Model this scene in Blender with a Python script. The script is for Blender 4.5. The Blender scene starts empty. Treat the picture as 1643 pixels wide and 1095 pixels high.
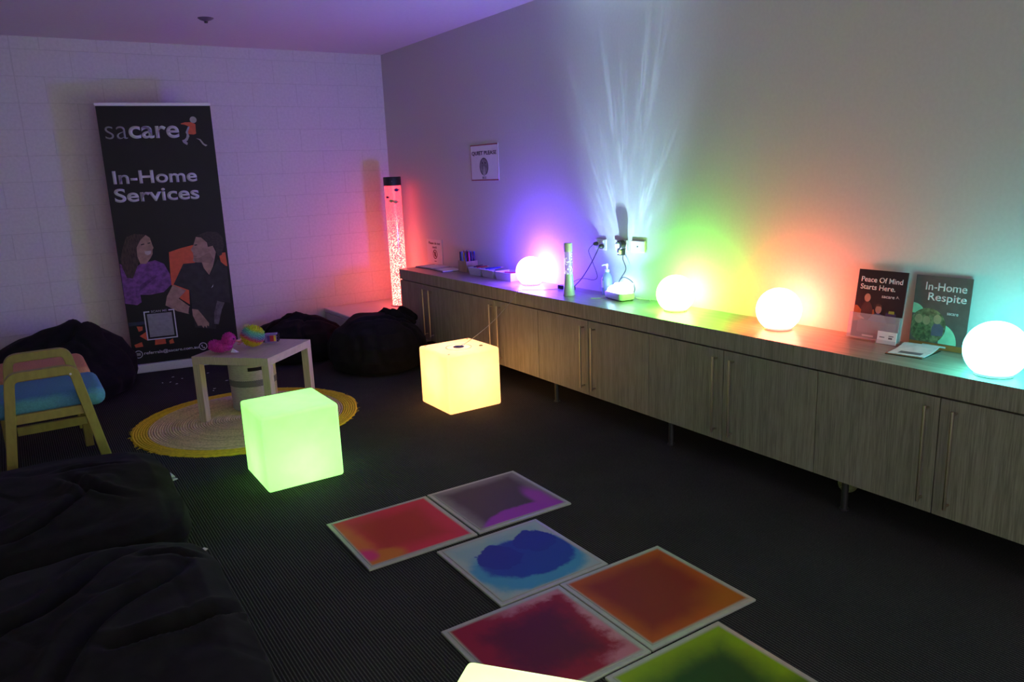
import bpy, bmesh, math, random
from mathutils import Vector, Matrix, noise

SC = bpy.context.scene
COL = SC.collection
PI = math.pi

# ------------------------------------------------------------------ camera
def make_camera():
    yaw, pitch, roll = -0.5773, -0.2195, -0.0389
    fw = Vector((-math.sin(yaw) * math.cos(pitch), math.cos(yaw) * math.cos(pitch), math.sin(pitch)))
    r = fw.cross(Vector((0, 0, 1))).normalized()
    u = r.cross(fw)
    c, s = math.cos(roll), math.sin(roll)
    r2, u2 = c * r + s * u, -s * r + c * u
    cd = bpy.data.cameras.new('camera')
    cd.sensor_fit = 'HORIZONTAL'
    cd.sensor_width = 36.0
    cd.lens = 1219.28 / 1643 * 36.0
    cd.clip_start = 0.05
    ob = bpy.data.objects.new('camera', cd)
    m = Matrix((r2, u2, -fw)).transposed().to_4x4()
    m.translation = Vector((-3.3016, -7.2152, 1.5385))
    ob.matrix_world = m
    COL.objects.link(ob)
    SC.camera = ob
make_camera()

# ------------------------------------------------------------------ exposure, world
SC.view_settings.view_transform = 'Standard'
SC.view_settings.look = 'None'
SC.view_settings.exposure = 0.0
SC.view_settings.gamma = 1.0
SC.view_settings.use_curve_mapping = False
WORLD_STRENGTH = 1.1     # sky standing in for the rest of the room's light, through its open rear side
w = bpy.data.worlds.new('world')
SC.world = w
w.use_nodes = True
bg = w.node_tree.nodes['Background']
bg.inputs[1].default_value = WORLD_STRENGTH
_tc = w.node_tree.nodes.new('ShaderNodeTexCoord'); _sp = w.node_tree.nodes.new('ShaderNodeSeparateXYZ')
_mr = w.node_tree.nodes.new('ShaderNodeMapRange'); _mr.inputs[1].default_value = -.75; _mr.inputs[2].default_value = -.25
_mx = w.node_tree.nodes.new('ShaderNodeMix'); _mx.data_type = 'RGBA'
_mx.inputs[6].default_value = (.90, 1.0, .78, 1); _mx.inputs[7].default_value = (1.09, .91, 1.14, 1)  # tint added by direction: lilac lifts the back wall, olive for the cabinets
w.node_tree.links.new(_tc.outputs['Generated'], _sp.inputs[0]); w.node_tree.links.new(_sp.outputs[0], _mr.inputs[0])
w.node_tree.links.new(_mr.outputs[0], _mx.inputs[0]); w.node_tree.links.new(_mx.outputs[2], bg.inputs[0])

# lamp colours / strengths (radiance of each glowing thing)
L_VIOLET = ((20.0, 6.0, 150.0), 1.0)
L_GREEN = ((8.5, 46.0, 3.2), 1.0)
L_RED = ((42.0, 4.4, 2.5), 1.0)
L_CYAN = ((1.7, 14.5, 14.0), 1.0)
CUBE_Y = dict(glow=(1.60, .50, .08), bulb=(1.0, .60, .24), watts=9.0)
CUBE_G = dict(glow=(.28, 1.05, .11), bulb=(.38, 1.0, .30), watts=6.0)
CUBE_P = dict(glow=(.70, 1.05, .32), bulb=(.75, 1.0, .45), watts=6.0)
TUBE_STRENGTH = 13.0
WAVE_WATTS = 420.0

# ------------------------------------------------------------------ node helpers
def s(r, g, b):
    def f(c):
        c /= 255.0
        return c / 12.92 if c <= .04045 else ((c + .055) / 1.055) ** 2.4
    return (f(r), f(g), f(b))

class NT:
    def __init__(self, tree):
        self.t = tree
    def new(self, ty, **kw):
        n = self.t.nodes.new(ty)
        for k, v in kw.items():
            setattr(n, k, v)
        return n
    def put(self, sock, v):
        if isinstance(v, bpy.types.NodeSocket):
            self.t.links.new(v, sock)
        elif isinstance(v, (tuple, list)) and len(v) == 3 and sock.type == 'RGBA':
            sock.default_value = (*v, 1)
        else:
            sock.default_value = v
    def math(self, op, a, b=None, clamp=False):
        n = self.new('ShaderNodeMath', operation=op, use_clamp=clamp)
        self.put(n.inputs[0], a)
        if b is not None:
            self.put(n.inputs[1], b)
        return n.outputs[0]
    def mix(self, f, a, b):
        n = self.new('ShaderNodeMix', data_type='RGBA')
        self.put(n.inputs[0], f); self.put(n.inputs[6], a); self.put(n.inputs[7], b)
        return n.outputs[2]
    def smooth(self, v, lo, hi):
        n = self.new('ShaderNodeMapRange', interpolation_type='SMOOTHSTEP')
        self.put(n.inputs[0], v)
        n.inputs[1].default_value = lo; n.inputs[2].default_value = hi
        return n.outputs[0]
    def noise(self, vec, scale, detail=3, rough=.5):
        n = self.new('ShaderNodeTexNoise')
        self.put(n.inputs['Vector'], vec)
        n.inputs['Scale'].default_value = scale
        n.inputs['Detail'].default_value = detail
        n.inputs['Roughness'].default_value = rough
        return n.outputs[0]
    def scaled(self, vec, sc):
        n = self.new('ShaderNodeVectorMath', operation='MULTIPLY')
        self.put(n.inputs[0], vec); n.inputs[1].default_value = sc
        return n.outputs[0]
    def obj(self):
        return self.new('ShaderNodeTexCoord').outputs['Object']
    def sep(self, v):
        n = self.new('ShaderNodeSeparateXYZ'); self.put(n.inputs[0], v)
        return n.outputs
    def comb(self, x, y, z=0.0):
        n = self.new('ShaderNodeCombineXYZ')
        self.put(n.inputs[0], x); self.put(n.inputs[1], y); self.put(n.inputs[2], z)
        return n.outputs[0]
    def bump(self, h, strength, dist=.01):
        n = self.new('ShaderNodeBump')
        self.put(n.inputs['Height'], h)
        n.inputs['Strength'].default_value = strength
        n.inputs['Distance'].default_value = dist
        return n.outputs[0]

def base_mat(name):
    m = bpy.data.materials.new(name)
    m.use_nodes = True
    return m, NT(m.node_tree), m.node_tree.nodes['Principled BSDF']

MATS = {}
def M(name, col, rough=.6, metal=0.0, spec=.5, var=.10, scale=30.0, stretch=(1, 1, 1), bump=0.0, emit=None, estr=0.0, coat=0.0, trans=0.0, sheen=0.0):
    if name in MATS:
        return MATS[name]
    m, n, p = base_mat(name)
    v = n.scaled(n.obj(), stretch)
    f = n.noise(v, scale, 4)
    lo = tuple(c * (1 - var) for c in col); hi = tuple(min(1, c * (1 + var)) for c in col)
    n.put(p.inputs['Base Color'], n.mix(n.smooth(f, .3, .7), lo, hi))
    p.inputs['Roughness'].default_value = rough
    p.inputs['Metallic'].default_value = metal
    p.inputs['Specular IOR Level'].default_value = spec
    p.inputs['Coat Weight'].default_value = coat
    p.inputs['Transmission Weight'].default_value = trans
    p.inputs['Sheen Weight'].default_value = sheen
    if bump:
        n.put(p.inputs['Normal'], n.bump(f, bump, .004))
    if emit:
        p.inputs['Emission Color'].default_value = (*emit, 1)
        p.inputs['Emission Strength'].default_value = estr
    MATS[name] = m
    return m

# ------------------------------------------------------------------ object helpers
def link(o, parent=None):
    COL.objects.link(o)
    if parent is not None:
        o.parent = parent
    return o

def tag(o, label=None, cat=None, group=None, kind=None):
    if label: o['label'] = label
    if cat: o['category'] = cat
    if group: o['group'] = group
    if kind: o['kind'] = kind
    return o

def thing(name, label, cat, loc=(0, 0, 0), rz=0.0, group=None, mat=None):
    o = bpy.data.objects.new(name, None)
    o.empty_display_size = .05
    if mat is not None:
        m = mat.to_4x4(); m.translation = Vector(loc)
        o.matrix_world = m
    else:
        o.location = loc
        o.rotation_euler = (0, 0, rz)
    link(o)
    return tag(o, label, cat, group)

class B:
    """collects shapes into ONE mesh"""
    def __init__(self):
        self.v = []; self.f = []
    def box(self, c, size, rz=0.0, rot=None):
        x, y, z = [d / 2 for d in size]
        R = rot if rot is not None else Matrix.Rotation(rz, 3, 'Z')
        k = len(self.v); c = Vector(c)
        for a in (-1, 1):
            for b in (-1, 1):
                for d in (-1, 1):
                    self.v.append(c + R @ Vector((a * x, b * y, d * z)))
        for q in ((0, 1, 3, 2), (4, 6, 7, 5), (0, 4, 5, 1), (2, 3, 7, 6), (0, 2, 6, 4), (1, 5, 7, 3)):
            self.f.append([k + i for i in q])
        return self
    def span(self, x0, x1, y0, y1, z0, z1):
        return self.box(((x0 + x1) / 2, (y0 + y1) / 2, (z0 + z1) / 2), (abs(x1 - x0), abs(y1 - y0), abs(z1 - z0)))
    def rings(self, rings, close_a=True, close_b=True, loop=False):
        k = len(self.v); n = len(rings[0])
        for r in rings: self.v += [Vector(q) for q in r]
        m = len(rings)
        for i in range(m if loop else m - 1):
            for j in range(n):
                a = k + i * n + j; b = k + i * n + (j + 1) % n
                i2 = (i + 1) % m
                self.f.append([a, b, k + i2 * n + (j + 1) % n, k + i2 * n + j])
        if not loop:
            if close_a: self.f.append([k + j for j in reversed(range(n))])
            if close_b: self.f.append([k + (m - 1) * n + j for j in range(n)])
        return self
    def lathe(self, prof, n=40, c=(0, 0, 0), close_a=True, close_b=True, loop=False):
        c = Vector(c)
        return self.rings([[c + Vector((r * math.cos(2 * PI * j / n), r * math.sin(2 * PI * j / n), z)) for j in range(n)] for r, z in prof], close_a, close_b, loop)
    def tube(self, path, r, n=8, radii=None):
        P = [Vector(q) for q in path]; rings = []
        ref = None
        for i, q in enumerate(P):
            t = (P[min(i + 1, len(P) - 1)] - P[max(i - 1, 0)]).normalized()
            if ref is None:
                ref = t.orthogonal().normalized()
            a = (ref - t * ref.dot(t)).normalized(); ref = a
            b = t.cross(a)
            rr = radii[i] if radii else r
            rings.append([q + a * rr * math.cos(2 * PI * j / n) + b * rr * math.sin(2 * PI * j / n) for j in range(n)])
        return self.rings(rings)
    def cyl(self, p0, p1, r0, r1=None, n=16):
        return self.tube([p0, p1], r0, n, [r0, r0 if r1 is None else r1])
    def prism(self, poly, z0, z1):
        k = len(self.v); n = len(poly)
        self.v += [Vector((x, y, z0)) for x, y in poly] + [Vector((x, y, z1)) for x, y in poly]
        area = sum(poly[i][0] * poly[(i + 1) % n][1] - poly[(i + 1) % n][0] * poly[i][1] for i in range(n))
        idx = list(range(n)) if area > 0 else list(reversed(range(n)))
        self.f.append([k + i for i in reversed(idx)])
        self.f.append([k + n + i for i in idx])
        for a in range(n):
            i, j = idx[a], idx[(a + 1) % n]
            self.f.append([k + i, k + j, k + n + j, k + n + i])
        return self
    def sphere(self, c, r, nu=24, nv=14, sc=(1, 1, 1)):
        c = Vector(c); rings = []
        for i in range(1, nv):
            th = PI * i / nv
            rings.append([c + Vector((r * sc[0] * math.sin(th) * math.cos(2 * PI * j / nu), r * sc[1] * math.sin(th) * math.sin(2 * PI * j / nu), -r * sc[2] * math.cos(th))) for j in range(nu)])
        k = len(self.v)
        self.rings(rings, False, False)
        a = len(self.v); self.v += [c + Vector((0, 0, -r * sc[2])), c + Vector((0, 0, r * sc[2]))]
        for j in range(nu):
            self.f.append([a, k + (j + 1) % nu, k + j])
            e = k + (nv - 2) * nu
            self.f.append([a + 1, e + j, e + (j + 1) % nu])
        return self
    def xf(self, m, start=0):
        for i in range(start, len(self.v)): self.v[i] = m @ self.v[i]
        return self
    def build(self, name, mat, parent=None, smooth=False, bevel=0.0, seg=2, loc=None, angle=40):
        me = bpy.data.meshes.new(name)
        me.from_pydata([tuple(q) for q in self.v], [], self.f)
        bm = bmesh.new(); bm.from_mesh(me)
        bmesh.ops.recalc_face_normals(bm, faces=bm.faces)
        bm.to_mesh(me); bm.free()
        if smooth:
            for p in me.polygons: p.use_smooth = True
            try:
                me.set_sharp_from_angle(angle=math.radians(angle))
            except Exception:
                pass
        me.materials.append(mat)
        o = bpy.data.objects.new(name, me)
        link(o, parent)
        if loc is not None: o.location = loc
        if bevel:
            md = o.modifiers.new('bevel', 'BEVEL'); md.width = bevel; md.segments = seg; md.limit_method = 'ANGLE'
        return o

def smooth_path(pts, n=8):
    P = [Vector(q) for q in pts]; out = []
    for i in range(len(P) - 1):
        a = P[max(i - 1, 0)]; b = P[i]; c = P[i + 1]; d = P[min(i + 2, len(P) - 1)]
        for k in range(n):
            t = k / n
            out.append(.5 * ((2 * b) + (c - a) * t + (2 * a - 5 * b + 4 * c - d) * t * t + (3 * b - a - 3 * c + d) * t ** 3))
    out.append(P[-1])
    return out

def text(name, body, mat, parent, x, y, z, width=None, height=None, bold=0.0, align='LEFT', thick=.0006, rz=0.0, lines=1.0):
    """lettering in the parent's XY plane; (x, y) is the lower-left corner of its bounding box"""
    cu = bpy.data.curves.new(name, 'FONT')
    cu.body = body; cu.size = 1.0; cu.offset = bold; cu.align_x = align; cu.space_line = lines
    cu.resolution_u = 6
    tmp = bpy.data.objects.new(name, cu)
    me = bpy.data.meshes.new_from_object(tmp)
    bpy.data.objects.remove(tmp)
    xs = [v.co.x for v in me.vertices]; ys = [v.co.y for v in me.vertices]
    x0, x1, y0, y1 = min(xs), max(xs), min(ys), max(ys)
    sx = width / (x1 - x0) if width else None
    sy = height / (y1 - y0) if height else None
    sx = sx or sy; sy = sy or sx
    c, sn = math.cos(rz), math.sin(rz)
    for v in me.vertices:
        a, b = (v.co.x - x0) * sx, (v.co.y - y0) * sy
        v.co = (x + a * c - b * sn, y + a * sn + b * c, z)
    bm = bmesh.new(); bm.from_mesh(me)
    ext = bmesh.ops.extrude_face_region(bm, geom=bm.faces[:])
    bmesh.ops.translate(bm, vec=(0, 0, thick), verts=[e for e in ext['geom'] if isinstance(e, bmesh.types.BMVert)])
    bmesh.ops.recalc_face_normals(bm, faces=bm.faces)
    bm.to_mesh(me); bm.free()
    me.materials.clear(); me.materials.append(mat)
    o = bpy.data.objects.new(name, me)
    return link(o, parent)

def flat(name, polys, mat, parent, z, thick=.0005):
    b = B()
    for q in polys: b.prism(q, z, z + thick)
    return b.build(name, mat, parent)

def disc(cx, cy, r, n=32, sy=1.0):
    return [(cx + r * math.cos(2 * PI * i / n), cy + r * sy * math.sin(2 * PI * i / n)) for i in range(n)]

def ring_mesh(cx, cy, r0, r1, z0, z1, n=40, sy=1.0):
    b = B()
    b.rings([[(cx + r * math.cos(2 * PI * j / n), cy + r * sy * math.sin(2 * PI * j / n), z) for j in range(n)] for r, z in ((r0, z0), (r1, z0), (r1, z1), (r0, z1))], loop=True)
    return b

def wall_frame(tilt=0.0):
    """X right along the long wall, Y up (leaning back by tilt), Z out of the wall"""
    c, sn = math.cos(tilt), math.sin(tilt)
    return Matrix(((0, sn, -c), (-1, 0, 0), (0, c, sn)))

# ------------------------------------------------------------------ sizes of the room
HC = 2.694            # ceiling height
ZT, ZS, ZB = .721, .631, .144   # worktop top, worktop underside, cabinet bottom
Y0, DW = -.945, .536  # end of the counter, door width
DEP = .40

# ================================================================== STRUCTURE
def carpet_mat():
    m, n, p = base_mat('ribbed_carpet')
    o = n.obj(); x, y, z = n.sep(o)
    wob = n.math('MULTIPLY', n.noise(o, 260, 2), .004)
    ph = n.math('MULTIPLY', n.math('ADD', x, wob), 2 * PI / .0115)
    rib = n.math('ADD', n.math('MULTIPLY', n.math('SINE', ph), .5), .5)
    rib = n.math('POWER', rib, 3.0)
    fl = n.noise(o, 420, 2)
    big = n.noise(o, 3.0, 3)
    f = n.math('MULTIPLY', rib, n.smooth(fl, .25, .75))
    c = n.mix(f, (.018, .0185, .0175), (.13, .132, .122))
    c = n.mix(n.smooth(big, .35, .7), c, n.mix(f, (.021, .0215, .0205), (.150, .150, .138)))
    n.put(p.inputs['Base Color'], c)
    p.inputs['Roughness'].default_value = .95
    p.inputs['Specular IOR Level'].default_value = .1
    n.put(p.inputs['Normal'], n.bump(n.math('ADD', rib, n.math('MULTIPLY', fl, .4)), .5, .004))
    return m

def block_mat():
    m, n, p = base_mat('painted_block_wall')
    o = n.obj(); x, y, z = n.sep(o)
    br = n.new('ShaderNodeTexBrick')
    n.put(br.inputs['Vector'], n.comb(n.math('ADD', x, .07 + 8), z))
    br.inputs['Scale'].default_value = 1.0
    br.inputs['Brick Width'].default_value = .40
    br.inputs['Row Height'].default_value = .20
    br.inputs['Mortar Size'].default_value = .0035
    br.inputs['Mortar Smooth'].default_value = .6
    mort = br.outputs['Fac']
    joint = n.math('LESS_THAN', n.math('ABSOLUTE', n.math('ADD', x, 3.068)), .004)
    mort = n.math('MAXIMUM', mort, joint)
    g = n.noise(o, 45, 4)
    c = n.mix(n.smooth(g, .3, .7), (.60, .60, .61), (.66, .66, .67))
    c = n.mix(n.math('MULTIPLY', mort, .24), c, (.25, .25, .26))
    n.put(p.inputs['Base Color'], c)
    p.inputs['Roughness'].default_value = .6
    p.inputs['Specular IOR Level'].default_value = .3
    h = n.math('SUBTRACT', n.math('MULTIPLY', g, .25), mort)
    n.put(p.inputs['Normal'], n.bump(h, .35, .004))
    return m

plaster = M('painted_plaster', (.60, .60, .585), rough=.6, spec=.3, var=.02, scale=60, bump=.05)
ceil_m = M('ceiling_paint', (.66, .65, .66), rough=.8, spec=.2, var=.02, scale=40)

YB = -9.2
XL = -4.4
tag(B().span(XL, 0, YB, 0, -.12, 0).build('floor', carpet_mat()), kind='structure')
tag(B().span(XL - .12, .12, 0, .12, -.12, HC + .12).build('wall_back', block_mat()), kind='structure')
tag(B().span(0, .12, YB, 0, -.12, HC + .12).build('wall_right', plaster), kind='structure')
tag(B().span(XL - .12, XL, YB, 0, -.12, HC + .12).build('wall_left', plaster), kind='structure')
tag(B().span(XL, 0, YB, 0, HC, HC + .12).build('ceiling', ceil_m), kind='structure')

# ================================================================== MATERIALS
def laminate(name, axis):
    m, n, p = base_mat(name)
    o = n.obj()
    st = {'z': (1, 1, .035), 'y': (1, .035, 1)}[axis]
    a = n.noise(n.scaled(o, st), 190, 4, .65)
    b = n.noise(n.scaled(o, st), 38, 3, .5)
    f = n.math('ADD', n.math('MULTIPLY', a, .7), n.math('MULTIPLY', b, .3))
    c = n.mix(n.smooth(f, .36, .64), (.172, .166, .118), (.312, .302, .225))
    n.put(p.inputs['Base Color'], c)
    n.put(p.inputs['Normal'], n.bump(a, .08, .002))
    p.inputs['Roughness'].default_value = .33 if axis == 'y' else .5
    p.inputs['Specular IOR Level'].default_value = .5
    return m
lam_front = laminate('grey_oak_laminate', 'z')
lam_top = laminate('grey_oak_worktop', 'y')
brass = M('brushed_brass_steel', (.50, .44, .34), rough=.32, metal=1.0, var=.05, scale=200)
dark_metal = M('dark_steel', (.10, .10, .10), rough=.4, metal=.8, var=.05)
white_pl = M('white_plastic', (.72, .72, .72), rough=.4, var=.03)
black_pl = M('black_plastic', (.015, .015, .017), rough=.45, var=.1)
cable_m = M('dark_cable', (.03, .03, .045), rough=.5)
wcable_m = M('white_cable', (.6, .6, .6), rough=.5)
black_fab = M('black_canvas', (.0105, .0103, .0103), rough=.97, spec=.12, var=.22, scale=14, bump=.05, sheen=.02)
dark_fab = M('black_canvas_folds', (.010, .010, .010), rough=.97, spec=.10, var=.22, scale=18, bump=.05)
paper = M('white_paper', (.74, .74, .73), rough=.8, var=.02)
silver = M('brushed_silver', (.72, .73, .75), rough=.38, metal=.22, var=.04, scale=120)
birch = M('birch_veneer', (.50, .41, .285), rough=.5, var=.12, scale=14, stretch=(1, 14, 1))
bent = M('bent_birch', (.29, .235, .05), rough=.5, var=.10, scale=14, stretch=(3, 1, 1))
print_black = M('printed_black', (.0105, .0105, .0112), rough=.5, spec=.3, var=.1, scale=5)
print_white = M('printed_white', (.60, .60, .62), rough=.6, var=.02)
orange_print = M('printed_orange', (.62, .105, .035), rough=.6, var=.08)

# ================================================================== COUNTER
def counter():
    yend = Y0 - 10 * DW
    wt = B().span(-DEP - .002, -.001, yend, Y0, ZS, ZT).build('worktop', lam_top, bevel=.0015)
    wt.data.materials.append(lam_front)
    tag(wt, 'long thick grey-brown laminate worktop running along the long wall under the sphere lamps', 'worktop')
    for p in wt.data.polygons:                     # front and end faces carry the vertical-grain edging
        if abs(p.normal.z) < .5: p.material_index = 1
    labs = ['grey-brown two-door base cabinet at the corner end, behind the plump black beanbag',
            'grey-brown two-door base cabinet right behind the glowing yellow cube',
            'grey-brown two-door base cabinet below the glitter lamp and the domed projector',
            'grey-brown two-door base cabinet below the red-lit sphere lamp',
            'grey-brown two-door base cabinet below the brochures and the turquoise-lit sphere lamp']
    for i in range(5):
        ya, yb = Y0 - 2 * i * DW, Y0 - 2 * (i + 1) * DW
        t = thing('base_cabinet', labs[i], 'cabinet', (-DEP / 2, (ya + yb) / 2, 0), group='base cabinets under the worktop')
        ox, oy = DEP / 2, -(ya + yb) / 2
        c = B()
        x0, x1 = -.378 + ox, -.004 + ox
        a, b_ = ya + oy, yb + oy
        zt = ZS - .004
        c.span(x0, x1, a, a - .016, ZB, zt); c.span(x0, x1, b_, b_ + .016, ZB, zt)
        c.span(x0, x1, a - .016, b_ + .016, ZB, ZB + .016); c.span(x0, x1, a - .016, b_ + .016, zt - .016, zt)
        c.span(x1 - .008, x1, a - .016, b_ + .016, ZB + .016, zt - .016)
        c.build('carcass', lam_front, t)
        for k in range(2):
            d0 = a - k * DW - .002; d1 = a - (k + 1) * DW + .002
            d = B().span(-DEP + ox, -.380 + ox, d0, d1, ZB + .001, ZS - .008).build('door', lam_front, t, bevel=.0012)
            yh = (a + b_) / 2 + (.053 if k == 0 else -.053) - .010
            h = B()
            hx = -DEP + ox - .031
            h.tube([(hx, yh, .190), (hx, yh, .590)], .0062, 12)
            for z in (.203, .577): h.cyl((hx, yh, z), (-DEP + ox, yh, z), .0048, n=10)
            tag(h.build('handle', brass, d, smooth=True), 'thin brushed-metal bar handle')
        ls = [a - .135] + ([b_ + .135] if i == 4 else [])
        for yl in ls:
            for xl in (-.355 + ox, -.06 + ox):
                l = B().cyl((xl, yl, .006), (xl, yl, ZB), .015, n=18); l.cyl((xl, yl, 0), (xl, yl, .007), .021, n=18)
                l.build('leg', dark_metal, t, smooth=True)
counter()

# ================================================================== CORNER PLINTH AND BUBBLE TUBE
def plinth():
    t = thing('corner_plinth', 'low white square box in the corner carrying the red bubble tube', 'plinth', (-.41, -.472, 0))
    vinyl = M('white_padded_vinyl', (.58, .60, .58), rough=.45, var=.03, scale=8)
    B().span(-.39, .39, -.45, .45, 0, .255).build('box_body', vinyl, t, bevel=.012, seg=3)
    B().span(-.40, .40, -.46, .46, .258, .30).build('lid', vinyl, t, bevel=.012, seg=3)
plinth()

def bubble_mat():
    m, n, p = base_mat('red_lit_bubbling_water')
    o = n.obj(); x, y, z = n.sep(o)
    v = n.new('ShaderNodeTexVoronoi', feature='DISTANCE_TO_EDGE')
    n.put(v.inputs['Vector'], n.scaled(o, (1, 1, .7))); v.inputs['Scale'].default_value = 62
    sp = n.math('SUBTRACT', 1.0, n.smooth(v.outputs['Distance'], .03, .30))
    nz = n.noise(o, 70, 3)
    sp = n.math('MULTIPLY', sp, n.smooth(nz, .38, .62))
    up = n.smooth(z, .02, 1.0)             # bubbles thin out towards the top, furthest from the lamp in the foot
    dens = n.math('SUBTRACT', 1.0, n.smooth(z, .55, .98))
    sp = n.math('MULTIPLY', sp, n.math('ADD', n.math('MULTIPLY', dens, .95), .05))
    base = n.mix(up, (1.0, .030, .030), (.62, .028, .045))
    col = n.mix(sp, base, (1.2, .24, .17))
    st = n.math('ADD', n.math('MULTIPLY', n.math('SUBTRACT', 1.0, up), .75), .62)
    n.put(p.inputs['Base Color'], (.3, .1, .1))
    n.put(p.inputs['Emission Color'], col)
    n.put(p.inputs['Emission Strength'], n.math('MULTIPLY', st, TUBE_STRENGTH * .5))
    p.inputs['Roughness'].default_value = .08
    p.inputs['Coat Weight'].default_value = .6
    return m

def bubble_tube():
    t = thing('bubble_tube', 'tall red-lit bubble tube lamp with black cap standing in the corner', 'bubble tube', (-.185, -.46, .30))
    B().lathe([(.072, 0), (.092, 0), (.092, .012), (.072, .012)], 40).build('foot_ring', M('clear_pink_acrylic', (.8, .45, .42), rough=.2, var=.02), t, smooth=True)
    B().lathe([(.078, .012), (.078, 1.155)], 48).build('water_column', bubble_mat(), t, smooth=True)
    cap = B().lathe([(.079, 1.150), (.083, 1.150), (.083, 1.226), (.079, 1.232)], 48).build('cap', black_pl, t, smooth=True)
    B().box((-.035, -.072, 1.190), (.010, .006, .010), rz=.45).build('sensor', M('grey_lens', (.25, .25, .28), rough=.2), cap)
    def fish(ang, z, col, name, ln):
        b = B()
        prof = [(-.5, .02), (-.3, .22), (0, .32), (.25, .22), (.40, .05), (.55, .22)]
        pts = [(a * ln, c * ln) for a, c in prof] + [(a * ln, -c * ln) for a, c in reversed(prof)]
        b.prism(pts, -.002, .002)
        d = Vector((math.cos(ang), math.sin(ang), 0)); tx = Vector((-math.sin(ang), math.cos(ang), 0))
        mt = Matrix((tx, Vector((0, 0, 1)), d)).transposed().to_4x4()
        mt.translation = d * .0795 + Vector((0, 0, z))
        b.xf(mt)
        tag(b.build('plastic_fish', M(name, col, rough=.4), t), name.replace('_', ' '))
    fish(-1.55, 1.110, (.09, .03, .16), 'dark_purple_fish', .052)
    fish(-2.75, 1.045, (.04, .03, .12), 'small_navy_fish', .036)
    fish(-2.25, 1.010, (.45, .40, .12), 'yellow_green_fish', .048)
    fish(-1.75, 1.000, (.75, .30, .08), 'orange_fish', .050)
bubble_tube()

# ================================================================== SPHERE LAMPS
def globe_mat(name, e):
    m, n, p = base_mat(name)
    n.put(p.inputs['Base Color'], n.mix(n.noise(n.obj(), 6), (.75, .75, .75), (.8, .8, .8)))
    p.inputs['Roughness'].default_value = .35
    p.inputs['Emission Color'].default_value = (*e[0], 1)
    p.inputs['Emission Strength'].default_value = e[1]
    return m
def sphere_lamp(x, y, label, e, nm):
    t = thing('sphere_lamp', label, 'lamp', (x, y, ZT), group='glowing sphere lamps on the worktop')
    R = .109
    prof = []
    z0 = .012; zc = .097
    a0 = math.acos(max(-1, (z0 - zc) / R))
    for i in range(29):
        a = a0 * (1 - i / 28)
        prof.append((max(R * math.sin(a), .0004), zc + R * math.cos(a)))
    B().lathe(prof, 48).build('globe', globe_mat('glowing_globe_' + nm, e), t, smooth=True, angle=180)
    B().lathe([(.060, 0), (.066, .002), (.066, .012), (.060, .0125)], 40).build('base', white_pl, t, smooth=True)
sphere_lamp(-.140, -2.650, 'glowing white sphere lamp casting violet light, between the white trays and glitter lamp', L_VIOLET, 'violet')
sphere_lamp(-.157, -4.125, 'glowing white sphere lamp casting green light on the wall beside it', L_GREEN, 'green')
sphere_lamp(-.164, -4.835, 'glowing warm white sphere lamp casting red light on the worktop', L_RED, 'red')
sphere_lamp(-.284, -5.895, 'glowing white sphere lamp casting turquoise light, cut by the picture edge', L_CYAN, 'turquoise')

# ================================================================== CUBE LAMPS
def cube_lamp(cx, cy, rz, label, spec, nm, extras=False, bulb_z=.2):
    t = thing('cube_lamp', label, 'lamp', (cx, cy, 0), rz, group='glowing cube seats on the carpet')
    m = bpy.data.materials.new('glowing_cube_' + nm); m.use_nodes = True
    n = NT(m.node_tree); nt = m.node_tree
    p = nt.nodes['Principled BSDF']; out = nt.nodes['Material Output']
    sm = n.noise(n.obj(), 9, 5)
    n.put(p.inputs['Base Color'], n.mix(n.smooth(sm, .3, .7), (.62, .62, .60), (.7, .7, .68)))
    p.inputs['Roughness'].default_value = .4
    p.inputs['Emission Color'].default_value = (*spec['glow'], 1)
    p.inputs['Emission Strength'].default_value = .80
    tr = n.new('ShaderNodeBsdfTranslucent'); tr.inputs[0].default_value = (.85, .85, .85, 1)
    mx = n.new('ShaderNodeMixShader'); mx.inputs[0].default_value = .25
    nt.links.new(p.outputs[0], mx.inputs[1]); nt.links.new(tr.outputs[0], mx.inputs[2]); nt.links.new(mx.outputs[0], out.inputs[0])
    B().span(-.2, .2, -.2, .2, .002, .40).build('shell', m, t, bevel=.016, seg=4, smooth=True)
    ld = bpy.data.lights.new('bulb', 'POINT'); ld.energy = spec['watts']; ld.color = spec['bulb']; ld.shadow_soft_size = .03
    lo = bpy.data.objects.new('bulb', ld); link(lo, t); lo.location = (0, 0, bulb_z)
    if extras:
        grey = M('grey_control_disc', (.14, .13, .17), rough=.35, var=.3, scale=60)
        b = B().lathe([(.0, .4005), (.036, .4005), (.038, .404), (.0, .404)][1:3] + [(.0005, .4045)], 32)
        b.build('control_disc', grey, t, smooth=True, loc=(-.010, -.020, 0))
        ring_mesh(-.010, -.020, .082, .088, .3985, .4015).build('moulded_ring', M('moulded_ring', (.75, .68, .45), rough=.5), t)
        B().lathe([(.0125, .4), (.0125, .403), (.0005, .4035)], 24).build('port', M('brown_port', (.12, .08, .03), rough=.4), t, loc=(.125, -.085, 0))
        for q in ((-.165, -.165), (.165, .165), (-.165, .165)):
            B().lathe([(.007, .4), (.007, .4015), (.0005, .402)], 16).build('screw_cover', M('screw_cover', (.5, .42, .2), rough=.4), t, loc=(q[0], q[1], 0))
    return t
cube_lamp(-2.200, -3.340, 0.0, 'glowing green cube seat in front of the round jute rug', CUBE_G, 'green', bulb_z=.10)
yc = cube_lamp(-.876, -2.827, 0.0, 'glowing yellow cube seat beside the cabinets with dark disc on top', CUBE_Y, 'yellow', extras=True, bulb_z=.235)
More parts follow.
